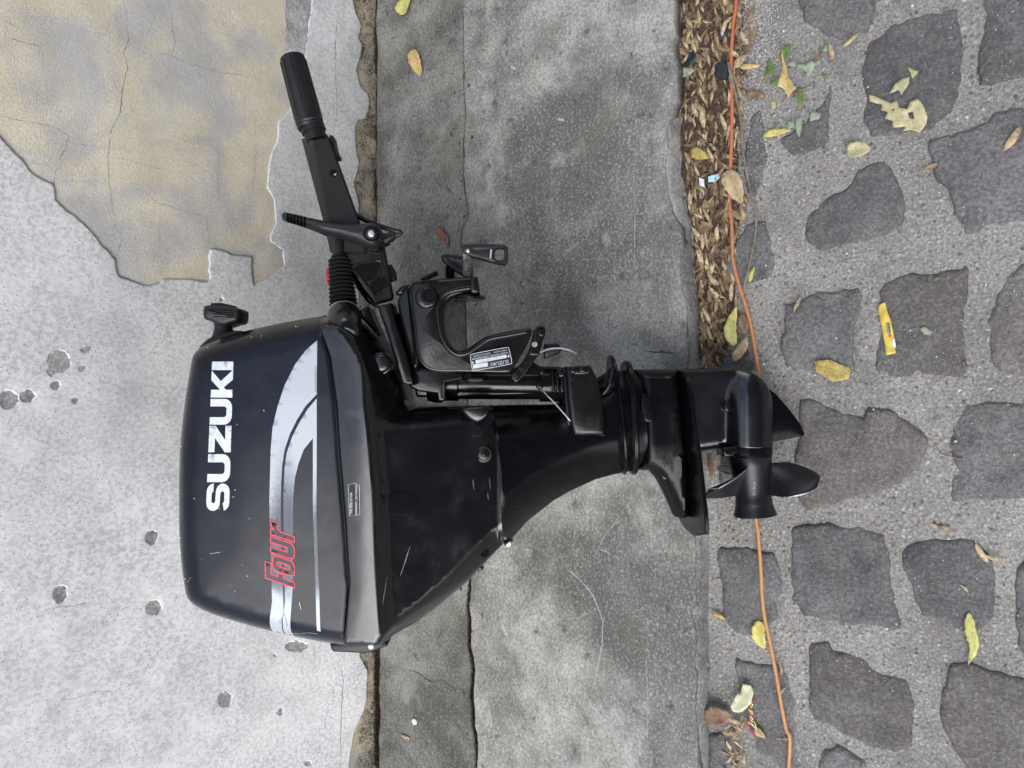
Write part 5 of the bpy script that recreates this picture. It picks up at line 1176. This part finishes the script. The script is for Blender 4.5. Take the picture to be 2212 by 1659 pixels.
leaf('mottled yellow brown leaf with a curled stalk below the square cobblestone', 6, [(995, 628), (1040, 670), (1110, 690), (1210, 725)], 0, 'mottle', RZ, seed=43, rough=.01, poly=[(995, 625), (1010, 640), (1110, 632), (1170, 665), (1205, 670), (1215, 700), (1205, 745), (1120, 760), (1060, 725), (1030, 705), (1010, 680), (1015, 650)])
leaf('tan leaf under the cable beside the motor nose', 6, [(640, 700), (670, 725), (692, 760)], 24, 'tan', RZ, seed=44)
leaf('narrow brown leaf left of the propeller', 6, [(400, 1190), (410, 1240), (420, 1310)], 14, 'rust', RZ, seed=45)
leaf('oval yellow leaf under the orange cable below the propeller', 9, [(690, 808), (690, 890), (722, 972)], 38, 'yellow', RZ, seed=46)
leaf('long yellow leaf with dark spots at the right', 9, [(1895, 762), (1905, 860), (1925, 960), (1892, 1060)], 32, 'ygreen', RZ, seed=47, curl=.3)
leaf('pale cream leaf over the twisted wires', 9, [(530, 1325), (580, 1250), (640, 1180)], 0, 'pale', RZ + .006, seed=48, poly=[(525, 1300), (560, 1235), (585, 1225), (595, 1170), (640, 1180), (660, 1225), (645, 1280), (600, 1325), (545, 1332)])
leaf('broad brown leaf against the kerb below the cream leaf', 9, [(372, 1350), (450, 1355), (540, 1365)], 58, 'brown', RZ + .004, seed=49, rough=.01)
leaf('dark brown curled scrap by the kerb left of the yellow oval leaf', 9, [(418, 768), (450, 775), (495, 805)], 12, 'mottle', RZ, 'leaf_scrap', seed=50, cat='leaf scrap')
leaf('tan curled scrap at the end of the twisted wires', 9, [(665, 1425), (690, 1450), (725, 1480)], 20, 'tan', RZ, 'leaf_scrap', seed=51, cat='leaf scrap')

# --- orange cable and thin grey stem
def gpath(i, pts, r, dz=0., st=.012):
    p = resample(gp(cr(i, pts), ROADZ + .01), st, False)
    return p
cab = cr(3, [(600, -1500), (575, -800), (560, -300), (555, 0), (540, 120), (530, 250), (525, 400), (530, 600), (528, 800), (520, 1000), (515, 1150), (530, 1300), (535, 1450)]) + cr(6, [(545, 100), (580, 230), (610, 330), (640, 450), (665, 600), (685, 720), (692, 800)]) + [(1642, 900), (1640, 1000)] + cr(9, [(668, 200), (680, 300), (695, 500), (710, 740), (745, 920), (780, 1100), (810, 1280), (840, 1430), (862, 1490), (855, 1659), (845, 1900), (860, 2400), (900, 3100)])
q = catmull(gp(cab, ROADZ + .01), 5)
hz = rund(np.array([a[:2] for a in q])); hz = np.convolve(np.pad(hz, 6, 'edge'), np.ones(13) / 13, 'valid')
def cable_mat():
    b = NB('orange_cable'); sx = b.n('ShaderNodeSeparateXYZ'); b.l(b.co, sx.inputs[0]); n_ = b.noise(60, 5)
    c = b.mix(b.ramp(sx.outputs[0], -.55, .15), (.44, .135, .065), (.48, .24, .095)); c = b.mix(b.ramp(n_, .5, .7, 0, .5), c, (.26, .13, .06)); return b.done(c, .5, .4)
v, f = tube([(a[0], a[1], h + .010) for a, h in zip(q, hz)], .0034, 10)
tag(link('cable', mesh(v, f), cable_mat()), 'long orange cable lying in the gutter under the motor', 'cable')
stm = cr(3, [(512, 360), (520, 400), (540, 500), (580, 700), (600, 900), (640, 1100), (665, 1250), (660, 1380), (630, 1550), (600, 1659)]) + cr(6, [(590, 230), (550, 340), (520, 400)])
q = catmull(gp(stm, ROADZ + .012), 5)
v, f = tube([(a[0], a[1], ROADZ + .013 + .004 * math.sin(k_ * .35)) for k_, a in enumerate(q)], [.0030 - .0016 * k_ / len(q) for k_ in range(len(q))], 8)
tag(link('plant_stem', mesh(v, f), plain('grey_stem', (.19, .16, .125), .8, .2, 0, .3, 90)), 'thin grey brown plant stem beside the orange cable', 'stem')

# --- litter bed and dry winged seeds
bed = jag(resample(gp([(1470, -120), (1612, -120), (1606, 120), (1596, 330), (1600, 470), (1585, 640), (1565, 790), (1512, 800), (1507, 640), (1492, 480), (1475, 380), (1470, 200)], ROADZ), .012), .011, 22, 2.)
def bed_mat():
    b = NB('leaf_mould'); n_ = b.noise(160, 5, .7); m_ = b.noise(28, 5, .6, off=3.); c = b.mix(b.ramp(n_, .35, .68), (.022, .016, .012), (.13, .095, .065)); c = b.mix(b.ramp(m_, .58, .68, 0, .7), c, (.075, .02, .022)); c = b.mix(b.ramp(b.vor(260), .14, .07, 0, .8), c, (.5, .5, .48)); b.bump(n_, .8, .004); return b.done(c, .9, .15)
V, F = relief(bed, lambda P, d: ROADZ + .002 + np.minimum(d, .02) * .28 + .002 * nz(P, 60, 3., 3), None, grid=.01, back=False)
link('leaf_litter', mesh(V, F, sharp=0), bed_mat(), kind='stuff', label='dark crumbled leaf litter and soil in the gutter', category='litter')
def seed_mesh(var):
    n = 9; V, F = [], []; Ls = .033; bend = (.25, -.2, .5, -.45, .1)[var]; wd = (.0035, .0030, .0038, .0031, .0026)[var]
    for i in range(n):
        s = i / (n - 1); x = (s - .5) * Ls; w_ = wd * (math.sin(math.pi * min(1, (s * .96 + .02)) ** (1.5 if var % 2 else 1.2)) ** .8) * (.55 if s < .25 else 1) + .0005; y = bend * (x * x) * 18; z = (.5 - abs(s - .5)) * .002 + (.0022 * math.exp(-((s - .55) / .15) ** 2))
        up = (.002, .004, .0, .003, .005)[var] * math.sin(s * 3.0 + var)
        for j, (yy, zz) in enumerate(((-1, 0), (-.45, 1), (.45, 1), (1, 0))): V.append((x, y + w_ * yy, .0006 + z * zz + up + (.0016 * (yy * yy) if var in (1, 3) else 0)))
    for i in range(n - 1):
        for j in range(3): a = i * 4 + j; F.append((a, a + 4, a + 5, a + 1))
    me = mesh(V, F, sharp=0); me.materials.append(MAT['seed']); return me
SM = [seed_mesh(k_) for k_ in range(5)]
def seed(x, y, z, rot, sc, label, group, tilt=.3, var=None):
    o = bpy.data.objects.new('winged_seed', SM[random.randrange(5) if var is None else var]); COL.objects.link(o)
    o.location = (x, y, z); o.rotation_euler = (random.uniform(-tilt, tilt) * 1.6, random.uniform(-tilt, tilt), rot); o.scale = (sc, sc * random.uniform(.8, 1.2), sc)
    tag(o, label, 'seed', group); return o
GL = 'dry tan winged seed heaped with others in the gutter along the kerb'; GG = 'winged seeds heaped in the gutter'
rows = [(0, 1478, 1600), (120, 1478, 1598), (200, 1478, 1592), (330, 1480, 1590), (420, 1485, 1592), (500, 1500, 1590), (560, 1508, 1572), (660, 1512, 1566), (790, 1516, 1556)]
placed = []; tries = 0
while len(placed) < 262 and tries < 9000:
    tries += 1; py = random.uniform(-10, 790); 
    if py > 520 and random.random() < .45: continue
    x0 = np.interp(py, [r[0] for r in rows], [r[1] for r in rows]); x1 = np.interp(py, [r[0] for r in rows], [r[2] for r in rows])
    px = x0 + (x1 - x0) * random.random() ** 1.25
    if random.random() < .12: px = x1 + abs(random.gauss(0, 16))
    if any((px - a) ** 2 + (py - b) ** 2 < 8.5 ** 2 for a, b in placed[-120:]): continue
    placed.append((px, py)); p = on_ground(px, py, ROADZ + .012)
    edge = min(1, (px - x0 + 5) / 25) * min(1, (x1 - px + 5) / 25)
    seed(p.x, p.y, ROADZ + .006 + .010 * random.random() * edge, random.gauss(.15, .42) + (math.pi if random.random() < .5 else 0), random.uniform(.5, 1.2), GL, GG, .3)
# the many seeds underneath that cannot be told apart
VS, FS = [], []
for k_ in range(480):
    py = random.uniform(-60, 790)
    if py > 560 and random.random() < .4: continue
    x0 = np.interp(py, [r[0] for r in rows], [r[1] for r in rows]); x1 = np.interp(py, [r[0] for r in rows], [r[2] for r in rows])
    p = on_ground(x0 + (x1 - x0) * random.random() ** 1.1, py, ROADZ + .01); me_ = SM[random.randrange(5)]; a = random.gauss(.1, .6); sc = random.uniform(.65, 1.0); n = len(VS); zz = ROADZ + .005 + .004 * random.random(); tl = random.uniform(-.25, .25)
    VS += [(p.x + sc * (v_.co.x * math.cos(a) - v_.co.y * math.sin(a)), p.y + sc * (v_.co.x * math.sin(a) + v_.co.y * math.cos(a)), zz + v_.co.z + v_.co.x * tl) for v_ in me_.vertices]; FS += [tuple(n + i for i in q.vertices) for q in me_.polygons]
for k_ in range(110):       # crumbled leaf flakes among them
    py = random.uniform(-60, 790); x0 = np.interp(py, [r[0] for r in rows], [r[1] for r in rows]); x1 = np.interp(py, [r[0] for r in rows], [r[2] for r in rows])
    p = on_ground(x0 + (x1 - x0) * random.random() * 1.15, py, ROADZ + .012); n = len(VS); r_ = random.uniform(.004, .010); tx, ty = random.uniform(-.4, .4), random.uniform(-.4, .4); zz = ROADZ + .010 + .004 * random.random()
    for a in np.linspace(0, 6.28, 7, endpoint=False):
        q1, q2 = r_ * random.uniform(.5, 1.25) * math.cos(a), r_ * random.uniform(.4, 1.0) * math.sin(a); VS.append((p.x + q1, p.y + q2, zz + q1 * tx + q2 * ty))
    FS.append(tuple(range(n, n + 7)))
def deep_seed_mat():
    b = NB('old_seed'); c = b.mix(b.vor(38, out='Color'), (.10, .065, .04), (.10, .065, .04)); n1 = b.noise(45, 3, .6); c = b.mix(b.ramp(n1, .36, .64), (.06, .038, .026), (.27, .19, .11)); return b.done(c, .75, .2)
link('old_seeds', mesh(VS, FS, sharp=0), deep_seed_mat(), kind='stuff', label='older brown winged seeds under the heap in the gutter', category='seeds')
for k_ in range(26):
    px = random.gauss(1590, 14); py = random.uniform(1545, 1680)
    if px < 1552: continue
    p = on_ground(px, py, ROADZ + .012); seed(p.x, p.y, ROADZ + .007 + .006 * random.random(), random.uniform(0, 6.28), random.uniform(.6, .95), 'dry tan winged seed in the small heap by the kerb under the cream leaf', 'winged seeds in the lower heap')
for i, x, y, ang, sc, lab in ((3, 1140, 50, -60, 1.0, 'winged seed at the top edge beyond the white grit'), (3, 1105, 300, 80, .95, 'winged seed above the largest pale green scrap'), (3, 1215, 240, -30, 1.05, 'brown winged seed nearest the top cobblestone corner'), (3, 1010, 340, -25, .9, 'brown winged seed lying on the green scraps'), (3, 2145, 810, -55, 1.25, 'pale winged seed on the big cobblestone at the right edge'), (3, 1658, 970, -20, 1.0, 'tan winged seed in the joint left of the big right cobblestone'),
        (6, 910, 315, -65, .9, 'winged seed at the upper left of the square grey cobblestone'), (6, 1745, 1600, 12, 1.1, 'tan winged seed in the joint right of the propeller, upper'), (9, 815, 1085, 80, .9, 'winged seed just right of the cable below the yellow oval leaf'), (9, 820, 1215, -50, .6, 'small winged seed touching the cable beside the cream leaf'), (9, 830, 1490, -15, .8, 'winged seed at the cable bend near the bottom edge'), (9, 1960, 415, 62, 1.1, 'upper one of two winged seeds on the dark chipped cobblestone'),
        (9, 2030, 447, 12, .85, 'right one of two winged seeds on the dark chipped cobblestone'), (9, 1870, 622, 45, .5, 'small triangular seed husk on the chipped cobblestone'), (3, 650, 215, -60, 1.15, 'long pale winged seed right of the cable at the white grit'), (3, 640, 90, -60, 1.0, 'pale winged seed right of the cable at the top edge')):
    px, py = cr(i, [(x, y)])[0]; p = on_ground(px, py, RZ); seed(p.x, p.y, RZ + .002, math.radians(90 - ang) , sc, lab, None, .08)
for i, x, y, ang, sc, lab in ((8, 490, 1482, 5, .95, 'single tan winged seed on the dark paving strip below the motor'), ('a', 1105, 567, -55, .75, 'left one of two winged seeds on paving by the tiller bracket'), ('a', 1330, 560, 60, .8, 'right one of two winged seeds on paving by the tiller bracket')):
    px, py = cr(i, [(x, y)])[0]; p = on_ground(px, py, .003); seed(p.x, p.y, .003, math.radians(90 - ang), sc, lab, None, .08)

# --- rubbish: yellow wrapper, rubber flap, wires, paper scraps, twigs
def on_road_poly(i, pts, z0): return gp(cr(i, pts), z0)
wr = on_road_poly(6, [(1372, 350), (1380, 315), (1415, 300), (1425, 350), (1450, 420), (1465, 500), (1475, 595), (1420, 608), (1410, 540), (1395, 450)], RZ); ctr = np.mean(wr, 0)
ax0 = np.array(gp(cr(6, [(1398, 300)]), RZ)[0]); ax1 = np.array(gp(cr(6, [(1446, 600)]), RZ)[0]); cenl = segs_of([tuple(p) for p in gp(cr(6, [(1395, 305), (1410, 380), (1430, 480), (1445, 602)]), RZ)], False)
def wr_z(P): return .0015 + .0012 * np.exp(-(segdist(P, cenl) / .002) ** 2) + .006 * np.abs(nz(P, 38, 4., 2))
V, F = relief([(a[0] - ctr[0], a[1] - ctr[1]) for a in resample(wr, .004)], lambda P, d: wr_z(P + ctr), lambda P, d: wr_z(P + ctr) - .0006, grid=.004)
wrp = link('wrapper', mesh(V, F, sharp=0), plain('yellow_wrapper', (.56, .43, .07), .35, .5, 0, .15)); wrp.location = (ctr[0], ctr[1], RZ); tag(wrp, 'torn yellow plastic wrapper with black label on a brown cobblestone', 'wrapper')
def wr_piece(name, pts, mat, lift):
    g = resample(on_road_poly(6, pts, RZ), .003); v, f = relief([(a[0] - ctr[0], a[1] - ctr[1]) for a in g], lambda P, d: wr_z(P + ctr) + lift, None, grid=.004, back=False); return link(name, mesh(v, f, sharp=0), mat, wrp)
lb = wr_piece('black_label', [(1421, 422), (1437, 420), (1446, 482), (1430, 484)], MAT['plate'], .0006); wr_piece('torn_white_edge', [(1455, 520), (1470, 510), (1476, 560), (1465, 572), (1458, 550)], MAT['white'], .0008); wr_piece('red_emblem', [(1434, 488), (1447, 486), (1449, 500), (1436, 502)], MAT['red'], .0006)
cu = bpy.data.curves.new('t', 'FONT'); cu.body = 'PURINA'; ob = bpy.data.objects.new('t', cu); COL.objects.link(ob); me = bpy.data.meshes.new_from_object(ob.evaluated_get(bpy.context.evaluated_depsgraph_get())); bpy.data.objects.remove(ob)
vv = np.array([tuple(x.co) for x in me.vertices]); ff = [tuple(p.vertices) for p in me.polygons]; vv[:, 0] *= 56 / vv[:, 0].max(); vv[:, 1] *= 10 / vv[:, 1].max()
pp = np.array(gp(cr(6, [(1441 - b - (a * .14), 480 - a) if False else (1440 - b - a * .13, 480 - a) for a, b, _ in vv]), RZ)); h = wr_z(pp) + .0012
link('lettering', mesh([(a[0] - ctr[0], a[1] - ctr[1], b) for a, b in zip(pp, h)], ff, smooth=False), MAT['white'], lb)
fl = on_road_poly(3, [(445, 390), (470, 368), (510, 372), (520, 400), (520, 465), (500, 472), (460, 465), (445, 440)], RZ); c2 = np.mean(fl, 0)
V, F = relief([(a[0] - c2[0], a[1] - c2[1]) for a in resample(smooth_poly(fl, 1), .004)], lambda P, d: .014 + rnd(d, .003), lambda P, d: np.full(len(P), .008), grid=.006, rings=(.001, .003))
o = link('rubber_flap', mesh(V, F), plain('flap_rubber', (.022, .022, .026), .6, .3)); o.location = (c2[0], c2[1], ROADZ + .006); tag(o, 'rounded black rubber flap lying against the orange cable in the litter', 'rubber flap')
for k_, (pl, lab) in enumerate((([(285, 310), (325, 305), (330, 380), (300, 385), (280, 360)], 'dark plastic scrap against the kerb in the seed litter'), ([(440, 235), (510, 165), (535, 190), (480, 240), (450, 260)], 'crumpled black plastic film under the orange cable'))):
    g = on_road_poly(3, pl, RZ); c2 = np.mean(g, 0); V, F = relief([(a[0] - c2[0], a[1] - c2[1]) for a in resample(g, .004)], lambda P, d: .012 + .006 * nz(P, 60, k_, 2), lambda P, d: .0112 + .006 * nz(P, 60, k_, 2), grid=.005); o = link('plastic_scrap', mesh(V, F), plain('film', (.022, .026, .034), .35, .5)); o.location = (c2[0], c2[1], ROADZ + .004); tag(o, lab, 'plastic scrap')
for k_, (pl, lab, col) in enumerate((([(350, 1030), (380, 1040), (385, 1085), (355, 1075)], 'torn white printed paper scrap in the litter', (.70, .72, .76)), ([(405, 1025), (460, 1010), (475, 1030), (440, 1055), (405, 1055)], 'light blue paper scrap beside the white printed scrap', (.38, .58, .68)))):
    g = on_road_poly(3, pl, RZ); c2 = np.mean(g, 0); V, F = relief([(a[0] - c2[0], a[1] - c2[1]) for a in resample(g, .004)], lambda P, d: .011 + .003 * nz(P, 60, k_, 2), lambda P, d: .0104 + .003 * nz(P, 60, k_, 2), grid=.005); o = link('paper_scrap', mesh(V, F), plain('paper%d' % k_, col, .8, .2, 0, .1)); o.location = (c2[0], c2[1], ROADZ + .006); tag(o, lab, 'paper scrap')
wires = link('twisted_wires', None); p0 = on_ground(*cr(9, [(650, 1360)])[0], RZ); wires.location = p0; tag(wires, 'short twist of red, yellow and white wires by the cream leaf', 'wires')
wl = catmull(cr(9, [(652, 1270), (640, 1310), (648, 1350), (640, 1390)]), 12)
for k_, (col, tail) in enumerate((((.55, .02, .05), [(625, 1410), (640, 1440), (664, 1468)]), ((.70, .55, .04), [(660, 1390), (672, 1420), (672, 1450)]), ((.72, .72, .74), [(650, 1405), (670, 1430), (700, 1468)]))):
    pts_ = [(a[0] + 3.2 * math.sin(i * .55 + k_ * 2.09), a[1], .0045 + .0025 * math.cos(i * .55 + k_ * 2.09)) for i, a in enumerate(wl)] + [(*a, .003) for a in cr(9, tail)]
    path = [(lambda g: (g.x - p0.x, g.y - p0.y, a[2]))(on_ground(a[0], a[1], RZ)) for a in catmull(pts_, 3)]
    v, f = tube(path, .0011, 6); link('wire', mesh(v, f), plain('wire%d' % k_, col, .4, .5, 0, .05), wires)
TW = plain('red_twig', (.13, .045, .03), .7, .3)
for i, pl, lab in ((6, [(1018, 272), (1045, 285), (1070, 293)], 'short dark red twig on top of the square grey cobblestone'), (6, [(1450, 1235), (1478, 1185), (1520, 1180), (1570, 1195)], 'bent red twig on the warm brown cobblestone by the propeller'), (6, [(1722, 1165), (1780, 1185), (1858, 1197)], 'straight red twig in the joint right of the warm brown cobblestone'), (6, [(1868, 645), (1895, 672)], 'tiny red twig at the corner of the wrapper cobblestone'), (9, [(412, 578), (440, 562), (468, 565)], 'dark twig by the kerb below the cavitation plate'), (3, [(980, 490), (900, 530), (840, 560), (818, 590)], 'dark twig crossing the curled yellow leaf tip')):
    q = [on_ground(a[0], a[1], RZ) for a in catmull(cr(i, pl), 5)]; c2 = q[0]; v, f = tube([(a.x - c2.x, a.y - c2.y, .0015) for a in q], .0009, 6); o = link('twig', mesh(v, f), TW); o.location = c2; tag(o, lab, 'twig')
o = link('pebble', mesh(*lathe((0, 0, 0), (0, 0, .006), [(0, .004), (.3, .0075), (.7, .007), (1, .003)], 12)), MAT['white']); o.location = on_ground(*cr(8, [(548, 1390)])[0], 0.); tag(o, 'small white pebble on the dark paving strip near the bottom', 'pebble')

# --- pebbles set in the mortar
random.seed(9); V, F = [], []
for _ in range(900):
    px, py = random.uniform(1560, 2260), random.uniform(-40, 1700); p = on_ground(px, py, ROADZ); r = random.uniform(.0015, .0052) * random.random() ** .3; n = len(V); k2 = random.uniform(.55, 1); a = random.uniform(0, 3.14)
    z_ = float(rund(np.array([(p.x, p.y)]))[0]) - r * .22
    for i, (rr, hh) in enumerate(((1, 0), (.9, .3), (.5, .52))):
        for j in range(8):
            t = j * math.pi / 4; u, v_ = math.cos(t) * r * rr, math.sin(t) * r * rr * k2; V.append((p.x + u * math.cos(a) - v_ * math.sin(a), p.y + u * math.sin(a) + v_ * math.cos(a), z_ + hh * r))
    for i in range(2):
        for j in range(8): F.append((n + i * 8 + j, n + i * 8 + (j + 1) % 8, n + i * 8 + 8 + (j + 1) % 8, n + i * 8 + 8 + j))
    F.append(tuple(n + 16 + j for j in range(8)))
def peb_mat():
    b = NB('mortar_pebble'); vc = b.vor(55, out='Color'); sep = b.n('ShaderNodeSeparateColor'); b.l(vc, sep.inputs[0]); c = b.mix(sep.outputs[0], (.10, .098, .095), (.36, .345, .32)); c = b.mix(b.ramp(sep.outputs[1], .7, .9), c, (.24, .155, .10)); return b.done(c, .7, .3)
link('mortar_pebbles', mesh(V, F, sharp=0), peb_mat(), road, kind='stuff')
# --- grit
random.seed(4); V, F = [], []
oct_f = [(0, 2, 4), (2, 1, 4), (1, 3, 4), (3, 0, 4), (2, 0, 5), (1, 2, 5), (3, 1, 5), (0, 3, 5)]
def grain(x, y, z, r):
    n = len(V); a = random.uniform(0, 6.28); c, s = math.cos(a) * r, math.sin(a) * r; k_ = random.uniform(.6, 1)
    V.extend([(x + c, y + s, z), (x - c, y - s, z), (x - s * k_, y + c * k_, z), (x + s * k_, y - c * k_, z), (x, y, z + r * .8), (x, y, z - r * .8)]); F.extend([tuple(n + i for i in q) for q in oct_f])
gr = []
for _ in range(2600):
    gr.append((random.gauss(1625, 38), abs(random.gauss(0, 190)) - 20, random.uniform(.0005, .0013)))
for _ in range(700): gr.append((random.gauss(1560, 25), random.uniform(300, 560), random.uniform(.0006, .0014)))
for _ in range(1300): gr.append((random.uniform(1540, 2230), random.uniform(-20, 1680), random.uniform(.0005, .0014)))
for _ in range(60): gr.append((random.uniform(1600, 2200), random.uniform(0, 1600), random.uniform(.0018, .0032)))
for px, py, r in gr:
    if px < 1500 or px > 2300: continue
    p = on_ground(px, py, ROADZ + .006); grain(p.x, p.y, ROADZ + .0052 + r * .5, r)
link('grit', mesh(V, F, smooth=False), plain('white_grit', (.58, .58, .56), .8, .2, 0, .25, 400), kind='stuff', label='white grit and tiny stones strewn over the street', category='grit')
